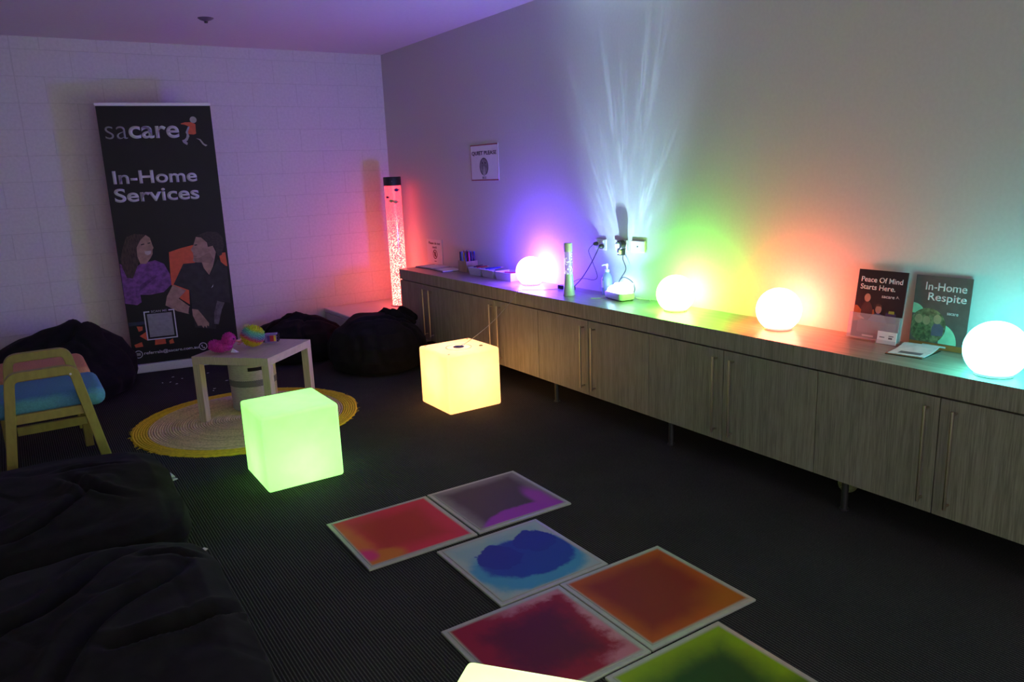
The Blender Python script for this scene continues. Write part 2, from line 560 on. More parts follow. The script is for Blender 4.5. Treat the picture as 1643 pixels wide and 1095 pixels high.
cube_lamp(-2.563, -6.068, math.atan2(-.779, .627), 'pale yellow-green glowing cube seat, only its top edge in view', CUBE_P, 'pale')
# its thin lead up to the worktop
pth = smooth_path([(-.885, -2.845, .404), (-.80, -2.845, .430), (-.62, -2.85, .53), (-.47, -2.865, .655), (-.408, -2.868, .726), (-.385, -2.872, .728), (-.345, -2.84, .7245), (-.285, -2.90, .7245), (-.221, -2.95, .7245), (-.16, -2.975, .7245), (-.11, -3.01, .726)], 6)
lead = B().tube([q - Vector((-.876, -2.827, 0)) for q in pth], .0018, 6).build('charging_lead', M('pale_lead', (.42, .40, .36), rough=.5), yc, smooth=True)

# ================================================================== LIQUID FLOOR TILES
def liquid_mat(name, core, edge, ew, border, blobs=(), nz=.03, nscale=9):
    """coloured liquid sealed in a clear tile: core and edge tints, blobs of other dye, bare border where it is squeezed out"""
    K = .80
    dk = lambda c: tuple(q * K for q in c)
    core, edge = dk(core), dk(edge); blobs = [(*q[:5], dk(q[5])) for q in blobs]
    m, n, p = base_mat(name)
    o = n.obj()
    n1 = n.noise(o, nscale, 5, .6); n2 = n.noise(n.scaled(o, (1.3, .9, 1)), nscale * 1.1, 5, .6)
    x, y, z = n.sep(o)
    n3 = n.noise(n.comb(n.math('ADD', y, 3.7), n.math('ADD', x, 1.9)), nscale, 5, .62)
    dx = n.math('ADD', x, n.math('MULTIPLY', n.math('SUBTRACT', n1, .5), nz * 2))
    dy = n.math('ADD', y, n.math('MULTIPLY', n.math('SUBTRACT', n3, .5), nz * 2))
    ed = n.math('MINIMUM', n.math('SUBTRACT', .232, n.math('ABSOLUTE', dx)), n.math('SUBTRACT', .232, n.math('ABSOLUTE', dy)))
    ed0 = n.math('MINIMUM', n.math('SUBTRACT', .232, n.math('ABSOLUTE', x)), n.math('SUBTRACT', .232, n.math('ABSOLUTE', y)))
    c = n.mix(n.smooth(ed, ew[0], ew[1]), edge, core)
    for (bx, by, rx, ry, soft, colr) in blobs:
        a = n.math('DIVIDE', n.math('SUBTRACT', dx, bx), rx); b = n.math('DIVIDE', n.math('SUBTRACT', dy, by), ry)
        d = n.math('SQRT', n.math('ADD', n.math('MULTIPLY', a, a), n.math('MULTIPLY', b, b)))
        f = n.math('SUBTRACT', 1.0, n.smooth(d, 1 - soft, 1 + soft))
        c = n.mix(f, c, colr)
    c = n.mix(n.math('SUBTRACT', 1.0, n.smooth(ed0, -.004, .012)), c, border)
    n.put(p.inputs['Base Color'], c)
    p.inputs['Roughness'].default_value = .55
    p.inputs['Specular IOR Level'].default_value = .10
    return m

PALE = (.37, .39, .32)
def floor_tile(cx, cy, label, liq, rz=0.0):
    t = thing('liquid_floor_tile', label, 'floor tile', (cx, cy, 0), rz, group='liquid-filled square tiles on the carpet')
    B().span(-.2515, .2515, -.2515, .2515, 0, .010).build('panel', M('clear_vinyl_border', PALE, rough=.35, var=.05, scale=40), t, bevel=.003)
    B().span(-.234, .234, -.234, .234, .010, .0118).build('liquid_pocket', liq, t, bevel=.0008)
red_l = liquid_mat('red_liquid', s(196, 62, 44), s(232, 62, 74), (.02, .13), PALE,
    [(-.215, -.03, .05, .22, .5, s(232, 120, 60)), (-.17, -.19, .10, .07, .25, s(225, 128, 46)), (-.215, -.14, .04, .05, .5, s(235, 60, 130))])
gry_l = liquid_mat('smoky_liquid', s(84, 74, 76), s(140, 134, 132), (.005, .075), PALE,
    [(.02, -.24, .23, .11, .10, s(172, 70, 190)), (.17, -.11, .045, .13, .55, s(176, 78, 190))], nz=.025)
blu_l = liquid_mat('blue_liquid', s(150, 188, 190), s(172, 196, 190), (.01, .06), PALE,
    [(.01, -.055, .245, .195, .14, s(74, 164, 202)), (.030, -.012, .205, .155, .08, s(38, 80, 178)), (.125, .085, .088, .095, .05, s(36, 66, 168)), (-.070, .050, .090, .100, .05, s(36, 64, 166))], nz=.045, nscale=11)
dred_l = liquid_mat('crimson_liquid', s(104, 34, 50), s(160, 36, 52), (.03, .14), PALE,
    [(.12, .235, .16, .040, .5, s(206, 140, 148)), (.235, -.04, .035, .20, .6, s(214, 150, 156)), (.19, -.225, .09, .05, .5, s(206, 130, 140))], nz=.06, nscale=15)
org_l = liquid_mat('orange_liquid', s(150, 45, 36), s(200, 98, 26), (-.01, .090), PALE,
    [(.21, -.20, .13, .10, .8, s(190, 108, 24))], nz=.03, nscale=6)
grn_l = liquid_mat('green_liquid', s(34, 82, 36), s(146, 186, 22), (.0, .14), PALE,
    [(.13, -.12, .18, .04, .8, s(90, 130, 26))], nz=.04, nscale=6)
floor_tile(-2.046, -4.320, 'square floor tile of red liquid with an orange corner, next to the smoky purple one', red_l, -.01)
floor_tile(-1.533, -4.320, 'square floor tile of dark smoky liquid with a purple patch', gry_l, -.01)
floor_tile(-1.765, -4.855, 'square floor tile with deep blue liquid on a pale blue ground', blu_l, -.008)
floor_tile(-2.020, -5.365, 'square floor tile of dark crimson liquid with ragged pink edges', dred_l, -.008)
floor_tile(-1.512, -5.367, 'square floor tile of rusty red liquid fading to orange at its rim', org_l, -.008)
floor_tile(-1.726, -5.880, 'square floor tile of dark green liquid with a lime rim, cut by the lower picture edge', grn_l, -.008)

# ================================================================== ROLL-UP BANNER
def banner():
    br = -.1597
    X = Vector((math.cos(br), math.sin(br), 0)); Zv = Vector((math.sin(br), -math.cos(br), 0))
    mt = Matrix((X, Vector((0, 0, 1)), Zv)).transposed()
    t = thing('roll_up_banner', 'tall black roll-up banner with white In-Home Services lettering against the block wall', 'banner', (-2.5787, -.2732, 0), mat=mt)
    W = .848
    B().prism([(-.012, 0), (W + .012, 0), (W + .012, .062), (W, .072), (0, .072), (-.012, .062)], -.06, .035).build('base_housing', silver, t, bevel=.006, seg=3)
    B().span(.004, W - .004, .068, 2.165, -.0012, 0).build('printed_sheet', print_black, t)
    B().span(-.002, W + .002, 2.160, 2.185, -.010, .008).build('top_rail', silver, t, bevel=.003)
    B().cyl((W / 2, .06, -.03), (W / 2, 2.17, -.03), .008, n=12).build('support_pole', dark_metal, t, smooth=True)
    skin = M('printed_skin', (.34, .205, .145), rough=.6, var=.18, scale=22)
    skin2 = M('printed_skin_shaded', (.25, .15, .105), rough=.6, var=.18, scale=22)
    hair_w = M('printed_brown_hair', (.045, .026, .018), rough=.6, var=.5, scale=40, stretch=(3, .6, 1))
    hair_m = M('printed_dark_hair', (.026, .018, .014), rough=.6, var=.4, scale=60)
    purple = M('printed_purple_knit', (.17, .06, .21), rough=.7, var=.35, scale=26)
    purple_d = M('printed_purple_fold', (.10, .035, .13), rough=.7, var=.3, scale=26)
    cloth = M('printed_black_shirt', (.017, .016, .018), rough=.6, var=.4, scale=16)
    grey = M('printed_grey', (.11, .10, .10), rough=.6, var=.4, scale=20)
    blue = M('printed_navy', (.02, .022, .06), rough=.6)
    G = {
     'torso': [(.605, 2.023), (.638, 2.032), (.683, 2.032), (.715, 2.016), (.711, 1.941), (.694, 1.934), (.647, 1.939), (.667, 1.997), (.635, 2.012), (.605, 2.017)],
     'legf': [(.656, 1.997), (.669, 1.997), (.651, 1.954), (.658, 1.921), (.641, 1.888), (.619, 1.875), (.606, 1.884), (.632, 1.91), (.639, 1.933), (.633, 1.954)],
     'foot': [(.598, 1.889), (.616, 1.896), (.64, 1.868), (.633, 1.851), (.607, 1.869)],
     'legb': [(.707, 1.905), (.74, 1.896), (.764, 1.86), (.788, 1.847), (.773, 1.838), (.752, 1.854), (.731, 1.89)],
     'orange1': [(.387, .99), (.478, 1.016), (.578, 1.036), (.578, .89), (.503, .657), (.494, .537), (.426, .595), (.372, .72), (.379, .869)],
     'orange2': [(.773, .95), (.827, .955), (.83, .837), (.785, .847)],
     'whair': [(.055, 1.066), (.086, 1.136), (.149, 1.158), (.225, 1.148), (.184, 1.093), (.152, 1.01), (.152, .925), (.09, .796), (.048, .806), (.026, .887), (.02, .96)],
     'wface': [(.186, 1.105), (.23, 1.144), (.259, 1.118), (.269, 1.062), (.276, 1.035), (.266, 1.02), (.262, .985), (.244, .954), (.205, .908), (.161, .912), (.147, .974), (.151, 1.047)],
     'wmouth': [(.205, 1.013), (.255, 1.012), (.249, .988), (.226, .977), (.207, .988)],
     'weye': [(.185, 1.071), (.212, 1.076), (.210, 1.066), (.186, 1.062)],
     'weye2': [(.236, 1.078), (.258, 1.082), (.257, 1.073), (.238, 1.070)],
     'sweater': [(.009, .925), (.088, .857), (.161, .912), (.275, .933), (.338, .897), (.372, .807), (.372, .72), (.308, .663), (.205, .649), (.127, .657), (.13, .594), (.094, .573), (.006, .595), (.008, .755)],
     'fold': [(.138, .736), (.235, .795), (.268, .792), (.163, .715), (.12, .682)],
     'mhair': [(.616, 1.111), (.701, 1.14), (.782, 1.131), (.818, 1.085), (.822, 1.009), (.795, .935), (.764, .925), (.745, 1.015), (.698, 1.018), (.691, 1.056), (.649, 1.097)],
     'mface': [(.609, 1.102), (.649, 1.094), (.69, 1.05), (.694, 1.006), (.733, 1.016), (.751, .964), (.73, .89), (.713, .841), (.676, .774), (.641, .834), (.63, .885), (.578, .89), (.562, .904), (.571, .934), (.57, .972), (.556, .998), (.581, 1.033)],
     'ear': [(.695, 1.012), (.734, 1.018), (.739, .984), (.714, .954), (.697, .962)],
     'mmouth': [(.571, .95), (.601, .94), (.594, .931), (.571, .936)],
     'meye': [(.588, 1.038), (.612, 1.040), (.611, 1.031), (.590, 1.029)],
     'beard': [(.575, .925), (.62, .925), (.675, .955), (.70, .965), (.728, .905), (.70, .87), (.632, .887), (.58, .893)],
     'shirt': [(.484, .885), (.624, .886), (.674, .761), (.761, .9), (.825, .831), (.82, .515), (.727, .544), (.675, .303), (.511, .335), (.509, .656), (.389, .718)],
     'arm': [(.383, .716), (.48, .659), (.414, .596), (.492, .518), (.479, .455), (.39, .49), (.305, .55), (.326, .624)],
     'watch': [(.486, .518), (.508, .503), (.495, .447), (.474, .462)],
     'hand': [(.507, .497), (.553, .485), (.602, .402), (.627, .36), (.622, .33), (.610, .345), (.604, .317), (.590, .340), (.578, .322), (.566, .345), (.536, .345), (.506, .439)],
     'rarm': [(.715, .546), (.772, .524), (.742, .465), (.703, .339), (.668, .349), (.679, .446)],
     'orange_bits': [[(.065, .395), (.109, .389), (.105, .358), (.076, .349)], [(.077, .311), (.131, .342), (.133, .266)], [(.028, .241), (.087, .259), (.093, .22), (.036, .217)], [(.19, .271), (.269, .264), (.27, .223), (.184, .223)], [(.296, .245), (.327, .261), (.333, .221), (.298, .217)]],
     'blue': [(.009, .433), (.131, .431), (.13, .406), (.009, .401)],
    }
    flat('printed_chair', [G['orange1']], orange_print, t, .0002)
    flat('printed_chair', [G['orange2']], orange_print, t, .0002)
    flat('printed_wheelchair_frame', [G['blue']], blue, t, .0002)
    for q in G['orange_bits']: flat('printed_seat_panel', [q], orange_print, t, .0003)
    wm = flat('printed_woman', [G['wface']], skin, t, .0014)
    flat('hair', [G['whair']], hair_w, wm, .0008); flat('sweater', [G['sweater']], purple, wm, .0004)
    flat('sweater_fold', [G['fold']], purple_d, wm, .0010)
    flat('smile', [G['wmouth']], M('printed_teeth', (.5, .42, .38)), wm, .0020); flat('eye', [G['weye']], hair_m, wm, .0020); flat('eye', [G['weye2']], hair_m, wm, .0020)
    mn = flat('printed_man', [G['mface']], skin, t, .0010)
    flat('shirt', [G['shirt']], cloth, mn, .0006)
    flat('beard', [G['beard']], skin2, mn, .0016); flat('hair', [G['mhair']], hair_m, mn, .0016); flat('ear', [G['ear']], skin, mn, .0022)
    flat('mouth', [G['mmouth']], skin2, mn, .0020); flat('eye', [G['meye']], hair_m, mn, .0020)
    flat('forearm', [G['arm']], skin, mn, .0016); flat('watch', [G['watch']], print_black, mn, .0024); flat('hand', [G['hand']], skin, mn, .0016)
    flat('sleeve', [G['rarm']], grey, mn, .0014)
    flat('shirt_emblem', [[(.68, .66), (.700, .69), (.694, .672)]], print_white, mn, .0014)
    # lettering
    z = .0004
    text('lettering', 'sa', M('printed_grey_white', (.30, .30, .31)), t, .045, 1.908, z, width=.160, height=.098, bold=-.012)
    text('lettering', 'care', print_white, t, .213, 1.909, z, width=.372, height=.098, bold=.018)
    text('lettering', 'In-Home', print_white, t, .052, 1.557, z, width=.625, height=.104, bold=.022)
    text('lettering', 'Services', print_white, t, .045, 1.413, z, width=.632, height=.110, bold=.022)
    lg = flat('walking_figure_emblem', [G['torso']], orange_print, t, z)
    flat('head', [disc(.702, 2.051, .026, 24)], M('printed_light_grey', (.36, .34, .33)), lg, z)
    flat('legs', [G['legf'], G['foot'], G['legb']], M('printed_light_grey', (.36, .34, .33)), lg, z + .0006)
    # empty scan frame, contact line
    fr = B(); a, c, zz = .131, .368, .0024
    q0, q1 = .268, .513
    fr.span(a, c, q0, q0 + .009, zz, zz + .0005).span(a, a + .009, q0 + .009, q1, zz, zz + .0005).span(c - .009, c, q0 + .009, q1, zz, zz + .0005)
    fr.span(a + .009, .176, q1 - .009, q1, zz, zz + .0005).span(.322, c - .009, q1 - .009, q1, zz, zz + .0005)
    fr.build('scan_frame', print_white, t)
    B().span(a + .024, c - .024, q0 + .024, q1 - .024, zz, zz + .0005).build('blank_panel', M('printed_mid_grey', (.26, .26, .27)), t)
    text('lettering', 'SCAN ME', M('printed_light_grey', (.36, .34, .33)), t, .188, .499, zz, width=.122, height=.018, bold=.012)
    text('lettering', 'referrals@sacare.com.au', print_white, t, .092, .142, z, width=.428, height=.034, bold=.016)
    ring_mesh(.049, .157, .027, .033, z, z + .0005).build('envelope_icon', print_white, t)
    flat('envelope', [[(.033, .146), (.065, .146), (.065, .169), (.033, .169)]], M('printed_light_grey', (.36, .34, .33)), t, z)
    ring_mesh(.556, .163, .027, .033, z, z + .0005).build('telephone_icon', print_white, t)
    hs = [(.545, .178), (.552, .176), (.553, .167), (.549, .164), (.556, .154), (.561, .157), (.570, .153), (.570, .146), (.563, .144), (.548, .155), (.542, .170)]
    flat('handset', [hs], print_white, t, z)
banner()

# ================================================================== WALL SIGNS
def quiet_sign():
    t = thing('wall_sign', 'white Quiet Please sign with a red border high on the long wall', 'sign', (-.001, -1.633, 1.475), mat=wall_frame())
    W, H = .422, .285
    B().span(0, W, 0, H, 0, .003).build('card', paper, t)
    rd = M('red_border_print', (.30, .03, .03))
    f = B(); e = .008
    f.span(0, W, 0, e, .003, .0036).span(0, W, H - e, H, .003, .0036).span(0, e * .55, e, H - e, .003, .0036).span(W - e * .55, W, e, H - e, .003, .0036)
    f.build('red_border', rd, t)
    ink = M('black_ink', (.01, .01, .012))
    text('lettering', 'QUIET PLEASE', ink, t, .022, .197, .0031, width=.378, height=.036, bold=.018)
    # a plain face with a finger at its lips
    gy = M('grey_ink', (.22, .22, .23), var=.3)
    fc = flat('face_drawing', [disc(.205, .110, .062, 36, 1.05)], gy, t, .0031)
    ring_mesh(.205, .110, .060, .066, .0032, .0040, sy=1.05).build('outline', ink, fc)
    flat('eye', [disc(.183, .140, .007)], ink, fc, .0037); flat('eye', [disc(.228, .140, .007)], ink, fc, .0037)
    flat('mouth', [disc(.206, .100, .010)], ink, fc, .0037)
    flat('finger', [[(.199, .052), (.214, .052), (.215, .105), (.211, .112), (.204, .112), (.200, .104)]], M('pale_grey_ink', (.42, .42, .42)), fc, .0043)
    flat('hand', [[(.185, .042), (.205, .036), (.228, .044), (.230, .068), (.214, .074), (.192, .066)]], M('pale_grey_ink', (.42, .42, .42)), fc, .0042)
    b = B(); b.span(.178, .190, .014, .032, .0031, .0036)
    for k in range(3): b.span(.196, .236, .016 + k * .006, .0185 + k * .006, .0031, .0036)
    b.build('small_print', ink, t)
quiet_sign()

def touch_sign():
    t = thing('wall_sign', 'white Please do not touch sign with a barred circle, beside the bubble tube', 'sign', (-.001, -.742, ZT + .006), mat=wall_frame())
    W, H = .300, .226
    B().span(0, W, 0, H, 0, .003).build('card', paper, t)
    ink = M('dark_red_ink', (.05, .008, .010))
    text('lettering', 'Please do not', ink, t, .040, .176, .0031, width=.225, height=.024, bold=.014)
    text('lettering', 'touch', ink, t, .110, .140, .0031, width=.085, height=.022, bold=.014)
    ring_mesh(.158, .086, .034, .043, .0031, .0037).build('barred_circle', ink, t)
    c = B(); c.box((.158, .086, .0034), (.078, .009, .0006), rz=-PI / 4); c.build('bar', ink, t)
    flat('hand_symbol', [[(.146, .062), (.170, .062), (.174, .086), (.170, .108), (.164, .110), (.158, .112), (.151, .108), (.146, .094), (.138, .086), (.142, .080)]], M('dark_ink_hand', (.09, .02, .02)), t, .0031, .0004)
    b = B(); b.span(.138, .178, .018, .024, .0031, .0036); b.build('small_print', ink, t)
touch_sign()

# ================================================================== POWER POINTS AND LEADS
def power_point(y, z, label, w=.118, switches=2, plain=False):
    t = thing('power_point', label, 'power point', (-.001, y, z), mat=wall_frame(), group='power points above the worktop')
    B().span(-w / 2, w / 2, -.036, .036, 0, .009).build('plate', white_pl, t, bevel=.003)
    if plain:
        B().lathe([(.005, .009), (.005, .0105), (.0005, .011)], 16).build('socket', black_pl, t)
    else:
        for k in range(switches):
            x = (-.03, .03)[k]
            B().span(x - .008, x + .008, .014, .028, .009, .0125).build('switch', white_pl, t, bevel=.001)
            sk = B()
            for a in (-.007, .007): sk.box((x + a, -.006, .0092), (.0025, .008, .001), rz=.5 if a < 0 else -.5)
            sk.box((x, -.019, .0092), (.0025, .008, .001)); sk.build('socket', black_pl, t)
power_point(-3.285, 1.040, 'white double power point with two dark plugs in it', )
power_point(-3.490, 1.046, 'white double power point behind the round black timer')
power_point(-3.648, 1.047, 'blank white wall plate with one dark socket dot, furthest from the violet lamp', w=.125, plain=True)

def plug(parent, c, r=.017):
    b = B().lathe([(r * .8, 0), (r, .006), (r * .85, .024), (r * .35, .034)], 18)
    b.xf(Matrix.Translation(c) @ Matrix.Rotation(-PI / 2, 4, 'Y'))
    return b.build('plug', black_pl, parent, smooth=True)

t = thing('power_lead', 'black lead with an in-line switch block hanging from the power point behind the glitter lamp', 'lead', (-.02, -3.315, 1.030))
o0 = Vector((-.02, -3.315, 1.030))
plug(t, Vector((-.0115, -3.315, 1.030)) - o0)
p1 = smooth_path([(-.044, -3.315, 1.030), (-.055, -3.300, .99), (-.050, -3.225, .90), (-.05, -3.13, .80), (-.10, -3.105, .745)], 8)
B().tube([q - o0 for q in p1], .0032, 8).build('cord', cable_m, t, smooth=True)
b = B().box((-.105, -3.085, .7385), (.028, .085, .026), rz=-.25); b.v = [q - o0 for q in b.v]
b.build('switch_block', black_pl, t, bevel=.004)
t = thing('power_lead', 'thin dark lead looping down the wall from the outer plug, crossing the thicker one', 'lead', (-.02, -3.258, 1.045))
o0 = Vector((-.02, -3.258, 1.045))
plug(t, Vector((-.0115, -3.258, 1.045)) - o0, .014)
p1 = smooth_path([(-.042, -3.258, 1.045), (-.060, -3.225, 1.00), (-.035, -3.235, .92), (-.030, -3.275, .83), (-.035, -3.240, .800), (-.04, -3.13, .800), (-.05, -3.04, .77), (-.06, -2.99, .735), (-.085, -2.995, .7245)], 8)
B().tube([q - o0 for q in p1], .0018, 8).build('cord', cable_m, t, smooth=True)
b = B().box((-.115, -2.995, .736), (.040, .055, .026), rz=.2); b.v = [q - o0 for q in b.v]
b.build('charger_block', black_pl, t, bevel=.003)

def timer():
    t = thing('plug_timer', 'round black plug-in timer with a pale dial and yellow-green key on the wall plate', 'timer', (-.011, -3.515, 1.052), mat=wall_frame())
    B().lathe([(.026, 0), (.031, .004), (.031, .034), (.028, .038)], 32).build('body', black_pl, t, smooth=True)
    B().lathe([(.020, .036), (.021, .0395), (.019, .041)], 28).build('dial', M('pale_dial', (.6, .7, .75), rough=.3), t, loc=(-.012, 0, 0), smooth=True)
    B().span(-.026, .022, -.066, -.028, 0, .030).build('adapter', black_pl, t, bevel=.004)
    B().span(-.006, .018, -.058, -.032, .030, .033).build('key', M('yellow_green_key', (.45, .75, .08), rough=.4), t, bevel=.002)
    B().span(-.021, -.010, -.058, -.050, .030, .0315).build('indicator', white_pl, t)
timer()

# ================================================================== GLITTER LAMP
def glitter_mat(name, col, spark, strength, scale=120):
    m, n, p = base_mat(name)
    v = n.new('ShaderNodeTexVoronoi'); n.put(v.inputs['Vector'], n.scaled(n.obj(), (1, 1, .8))); v.inputs['Scale'].default_value = scale
    f = n.smooth(n.sep(v.outputs['Color'])[0], .62, .80)
    n.put(p.inputs['Base Color'], n.mix(f, col, spark))
    n.put(p.inputs['Emission Color'], n.mix(f, col, spark))
    p.inputs['Emission Strength'].default_value = strength
    p.inputs['Roughness'].default_value = .08
    p.inputs['Coat Weight'].default_value = .8
    return m
t = thing('glitter_lamp', 'slim silver glitter lamp with a lilac sparkling tube on the worktop', 'lamp', (-.245, -3.240, ZT))
B().lathe([(.0395, 0), (.041, .003), (.033, .075), (.029, .138), (.0285, .142)], 40).build('base', silver, t, smooth=True)
B().lathe([(.0275, .142), (.0270, .292)], 40).build('glitter_tube', glitter_mat('lilac_glitter_water', (.36, .25, .70), (.80, .74, 1.0), .75), t, smooth=True)
B().lathe([(.028, .290), (.028, .340), (.026, .346), (.002, .347)], 40).build('cap', silver, t, smooth=True)

# ================================================================== SOAP BOTTLE
def clear_mat(name, col, rough=.08, keep=.55):
    m = bpy.data.materials.new(name); m.use_nodes = True
    n = NT(m.node_tree); nt = m.node_tree
    p = nt.nodes['Principled BSDF']; out = nt.nodes['Material Output']
    n.put(p.inputs['Base Color'], n.mix(n.noise(n.obj(), 20), col, tuple(c * .95 for c in col)))
    p.inputs['Roughness'].default_value = rough
    tr = n.new('ShaderNodeBsdfTransparent'); n.put(tr.inputs[0], tuple(.5 + .5 * c for c in col))
    mx = n.new('ShaderNodeMixShader'); mx.inputs[0].default_value = keep
    nt.links.new(p.outputs[0], mx.inputs[1]); nt.links.new(tr.outputs[0], mx.inputs[2]); nt.links.new(mx.outputs[0], out.inputs[0])
    return m
t = thing('pump_bottle', 'clear pump bottle of blue hand sanitiser behind the domed projector', 'bottle', (-.055, -3.405, ZT))
B().lathe([(.034, 0), (.036, .004), (.036, .105), (.033, .122), (.020, .140), (.013, .146), (.013, .152)], 36).build('bottle', clear_mat('clear_bottle', (.55, .60, .85), keep=.5), t, smooth=True)
B().lathe([(.0325, .004), (.0325, .100), (.0005, .101)], 32).build('gel', M('blue_gel', (.16, .20, .62), rough=.2, var=.05), t, smooth=True)
pm = B().lathe([(.015, .150), (.015, .166), (.006, .168), (.006, .190), (.009, .191), (.009, .203), (.0005, .204)], 20)
pm.tube([(0, 0, .197), (-.020, .014, .198), (-.028, .020, .192)], .0045, 10)
pm.build('pump', white_pl, t, smooth=True)
B().rings([[(.0366 * math.cos(a), .0366 * math.sin(a), z) for a in [2.6 + .09 * k for k in range(9)]] + [(.0372 * math.cos(a), .0372 * math.sin(a), z) for a in [2.6 + .09 * k for k in reversed(range(9))]] for z in (.050, .096)]).build('label_patch', white_pl, t)

# ================================================================== DOMED PROJECTOR LAMP
def rbox(b, cx, cy, hx, hy, z0, z1, r, n=6, taper=1.0):
    def ringat(z, k, inset=0):
        pts = []
        for sx, sy, a0 in ((1, 1, 0), (-1, 1, PI / 2), (-1, -1, PI), (1, -1, 1.5 * PI)):
            for i in range(n + 1):
                a = a0 + PI / 2 * i / n
                pts.append((cx + (sx * (hx - r) + (r - inset) * math.cos(a)) * k, cy + (sy * (hy - r) + (r - inset) * math.sin(a)) * k, z))
        return pts
    e = min(r * .35, (z1 - z0) * .3)
    rs = [ringat(z0, 1, e), ringat(z0 + e * .3, 1, e * .3), ringat(z0 + e, 1), ringat(z1 - e, taper), ringat(z1 - e * .3, taper, e * .3), ringat(z1, taper, e)]
    return b.rings(rs)
PRX, PRY = -.115, -3.595
t = thing('projector_lamp', 'small white wave projector with a glowing dome and rounded block on the worktop', 'projector', (PRX, PRY, ZT), -.20)
rbox(B(), 0, 0, .058, .105, .004, .048, .028).build('base', M('white_grey_plastic', (.62, .62, .62), rough=.35, var=.02), t, smooth=True)
prof = [(.047 * math.cos(a), .048 + .036 * math.sin(a)) for a in [PI / 2 * i / 12 for i in range(12)]] + [(.0006, .084)]
B().lathe(prof, 40).build('dome', M('glowing_dome', (.8, .8, .8), rough=.3, emit=(.50, .90, 1.30), estr=22.0), t, smooth=True, loc=(-.004, .055, 0), angle=180)
rbox(B(), 0, 0, .050, .052, .046, .108, .022).build('diffuser', M('glowing_block', (.8, .8, .78), rough=.35, emit=(.80, 1.0, 1.15), estr=4.0), t, smooth=True, loc=(.002, -.050, 0))
for a in (-.04, .04):
    for q in (-.085, .085): B().cyl((a, q, 0), (a, q, .005), .008, n=12).build('rubber_foot', black_pl, t)
ob = Matrix.Rotation(-.20, 4, 'Z').to_4x4(); ob.translation = Vector((PRX, PRY, ZT)); inv = ob.inverted()
c1 = smooth_path([(-.013, -3.517, .985), (-.020, -3.522, .96), (-.026, -3.556, .90), (-.030, -3.515, .84), (-.034, -3.49, .80), (-.030, -3.535, .845), (-.032, -3.62, .825), (-.05, -3.665, .78), (-.058, -3.640, .735)], 8)
B().tube([inv @ q for q in c1], .0028, 8).build('dark_cord', cable_m, t, smooth=True)
c2 = smooth_path([(-.165, -3.53, .735), (-.185, -3.50, .7245), (-.205, -3.485, .7235), (-.235, -3.455, .7235)], 6)
B().tube([inv @ q for q in c2], .0025, 8).build('white_cord', wcable_m, t, smooth=True)
c3 = smooth_path([(-.06, -3.685, .733), (-.035, -3.715, .7245), (-.022, -3.760, .7245), (-.035, -3.79, .7245)], 6)
B().tube([inv @ q for q in c3], .0035, 8).build('white_cord', wcable_m, t, smooth=True)
# its beam: a spot through a rippled lens
ld = bpy.data.lights.new('wave_beam', 'SPOT')
ld.energy = WAVE_WATTS; ld.color = (.46, .72, 1.0); ld.spot_size = math.radians(130); ld.spot_blend = .3; ld.shadow_soft_size = .006
ld.use_nodes = True
n = NT(ld.node_tree)
em = [q for q in ld.node_tree.nodes if q.type == 'EMISSION'][0]
dv = n.new('ShaderNodeTexCoord').outputs['Normal']
dx, dy, dz = n.sep(dv)
az = n.math('ABSOLUTE', dz)
px, py = n.math('DIVIDE', dx, az), n.math('DIVIDE', dy, az)      # px along the wall, py towards it
pv = n.comb(px, py)
wrp = n.noise(pv, 4.0, 2)
pv2 = n.comb(n.math('ADD', px, n.math('MULTIPLY', wrp, .25)), n.math('ADD', py, n.math('MULTIPLY', wrp, -.2)))
nz_ = n.noise(pv2, 29, 3, .5)
rid = n.math('SUBTRACT', 1.0, n.smooth(n.math('ABSOLUTE', n.math('SUBTRACT', nz_, .5)), 0.0, .07))
msk = n.smooth(n.noise(pv, 8, 2), .42, .66)
pw = n.math('MAXIMUM', py, 0.0)
fan = n.math('DIVIDE', n.math('ABSOLUTE', px), n.math('ADD', n.math('MULTIPLY', pw, 2.8), .28))
fan = n.math('SUBTRACT', 1.0, n.smooth(fan, .35, 1.25))
q_ = n.math('DIVIDE', pw, .12)
fall = n.math('DIVIDE', 1.0, n.math('ADD', 1.0, n.math('MULTIPLY', q_, q_)))
fall = n.math('MULTIPLY', n.math('POWER', fall, 1.15), n.math('MULTIPLY', n.smooth(py, -.10, .03), n.math('SUBTRACT', 1.0, n.smooth(py, .30, 1.3))))
pat = n.math('ADD', n.math('MULTIPLY', n.math('MULTIPLY', rid, msk), .8), .72)
n.put(em.inputs['Strength'], n.math('MULTIPLY', n.math('MULTIPLY', fan, fall), pat))
lo = bpy.data.objects.new('wave_beam', ld); link(lo, t)
# lamp axes: X along the wall, Y towards the wall, shining straight up
lo.rotation_euler = (Matrix.Rotation(.20, 3, 'Z') @ Matrix(((0, 1, 0), (1, 0, 0), (0, 0, -1)))).to_euler()
lo.location = (-.004, .055, .092)

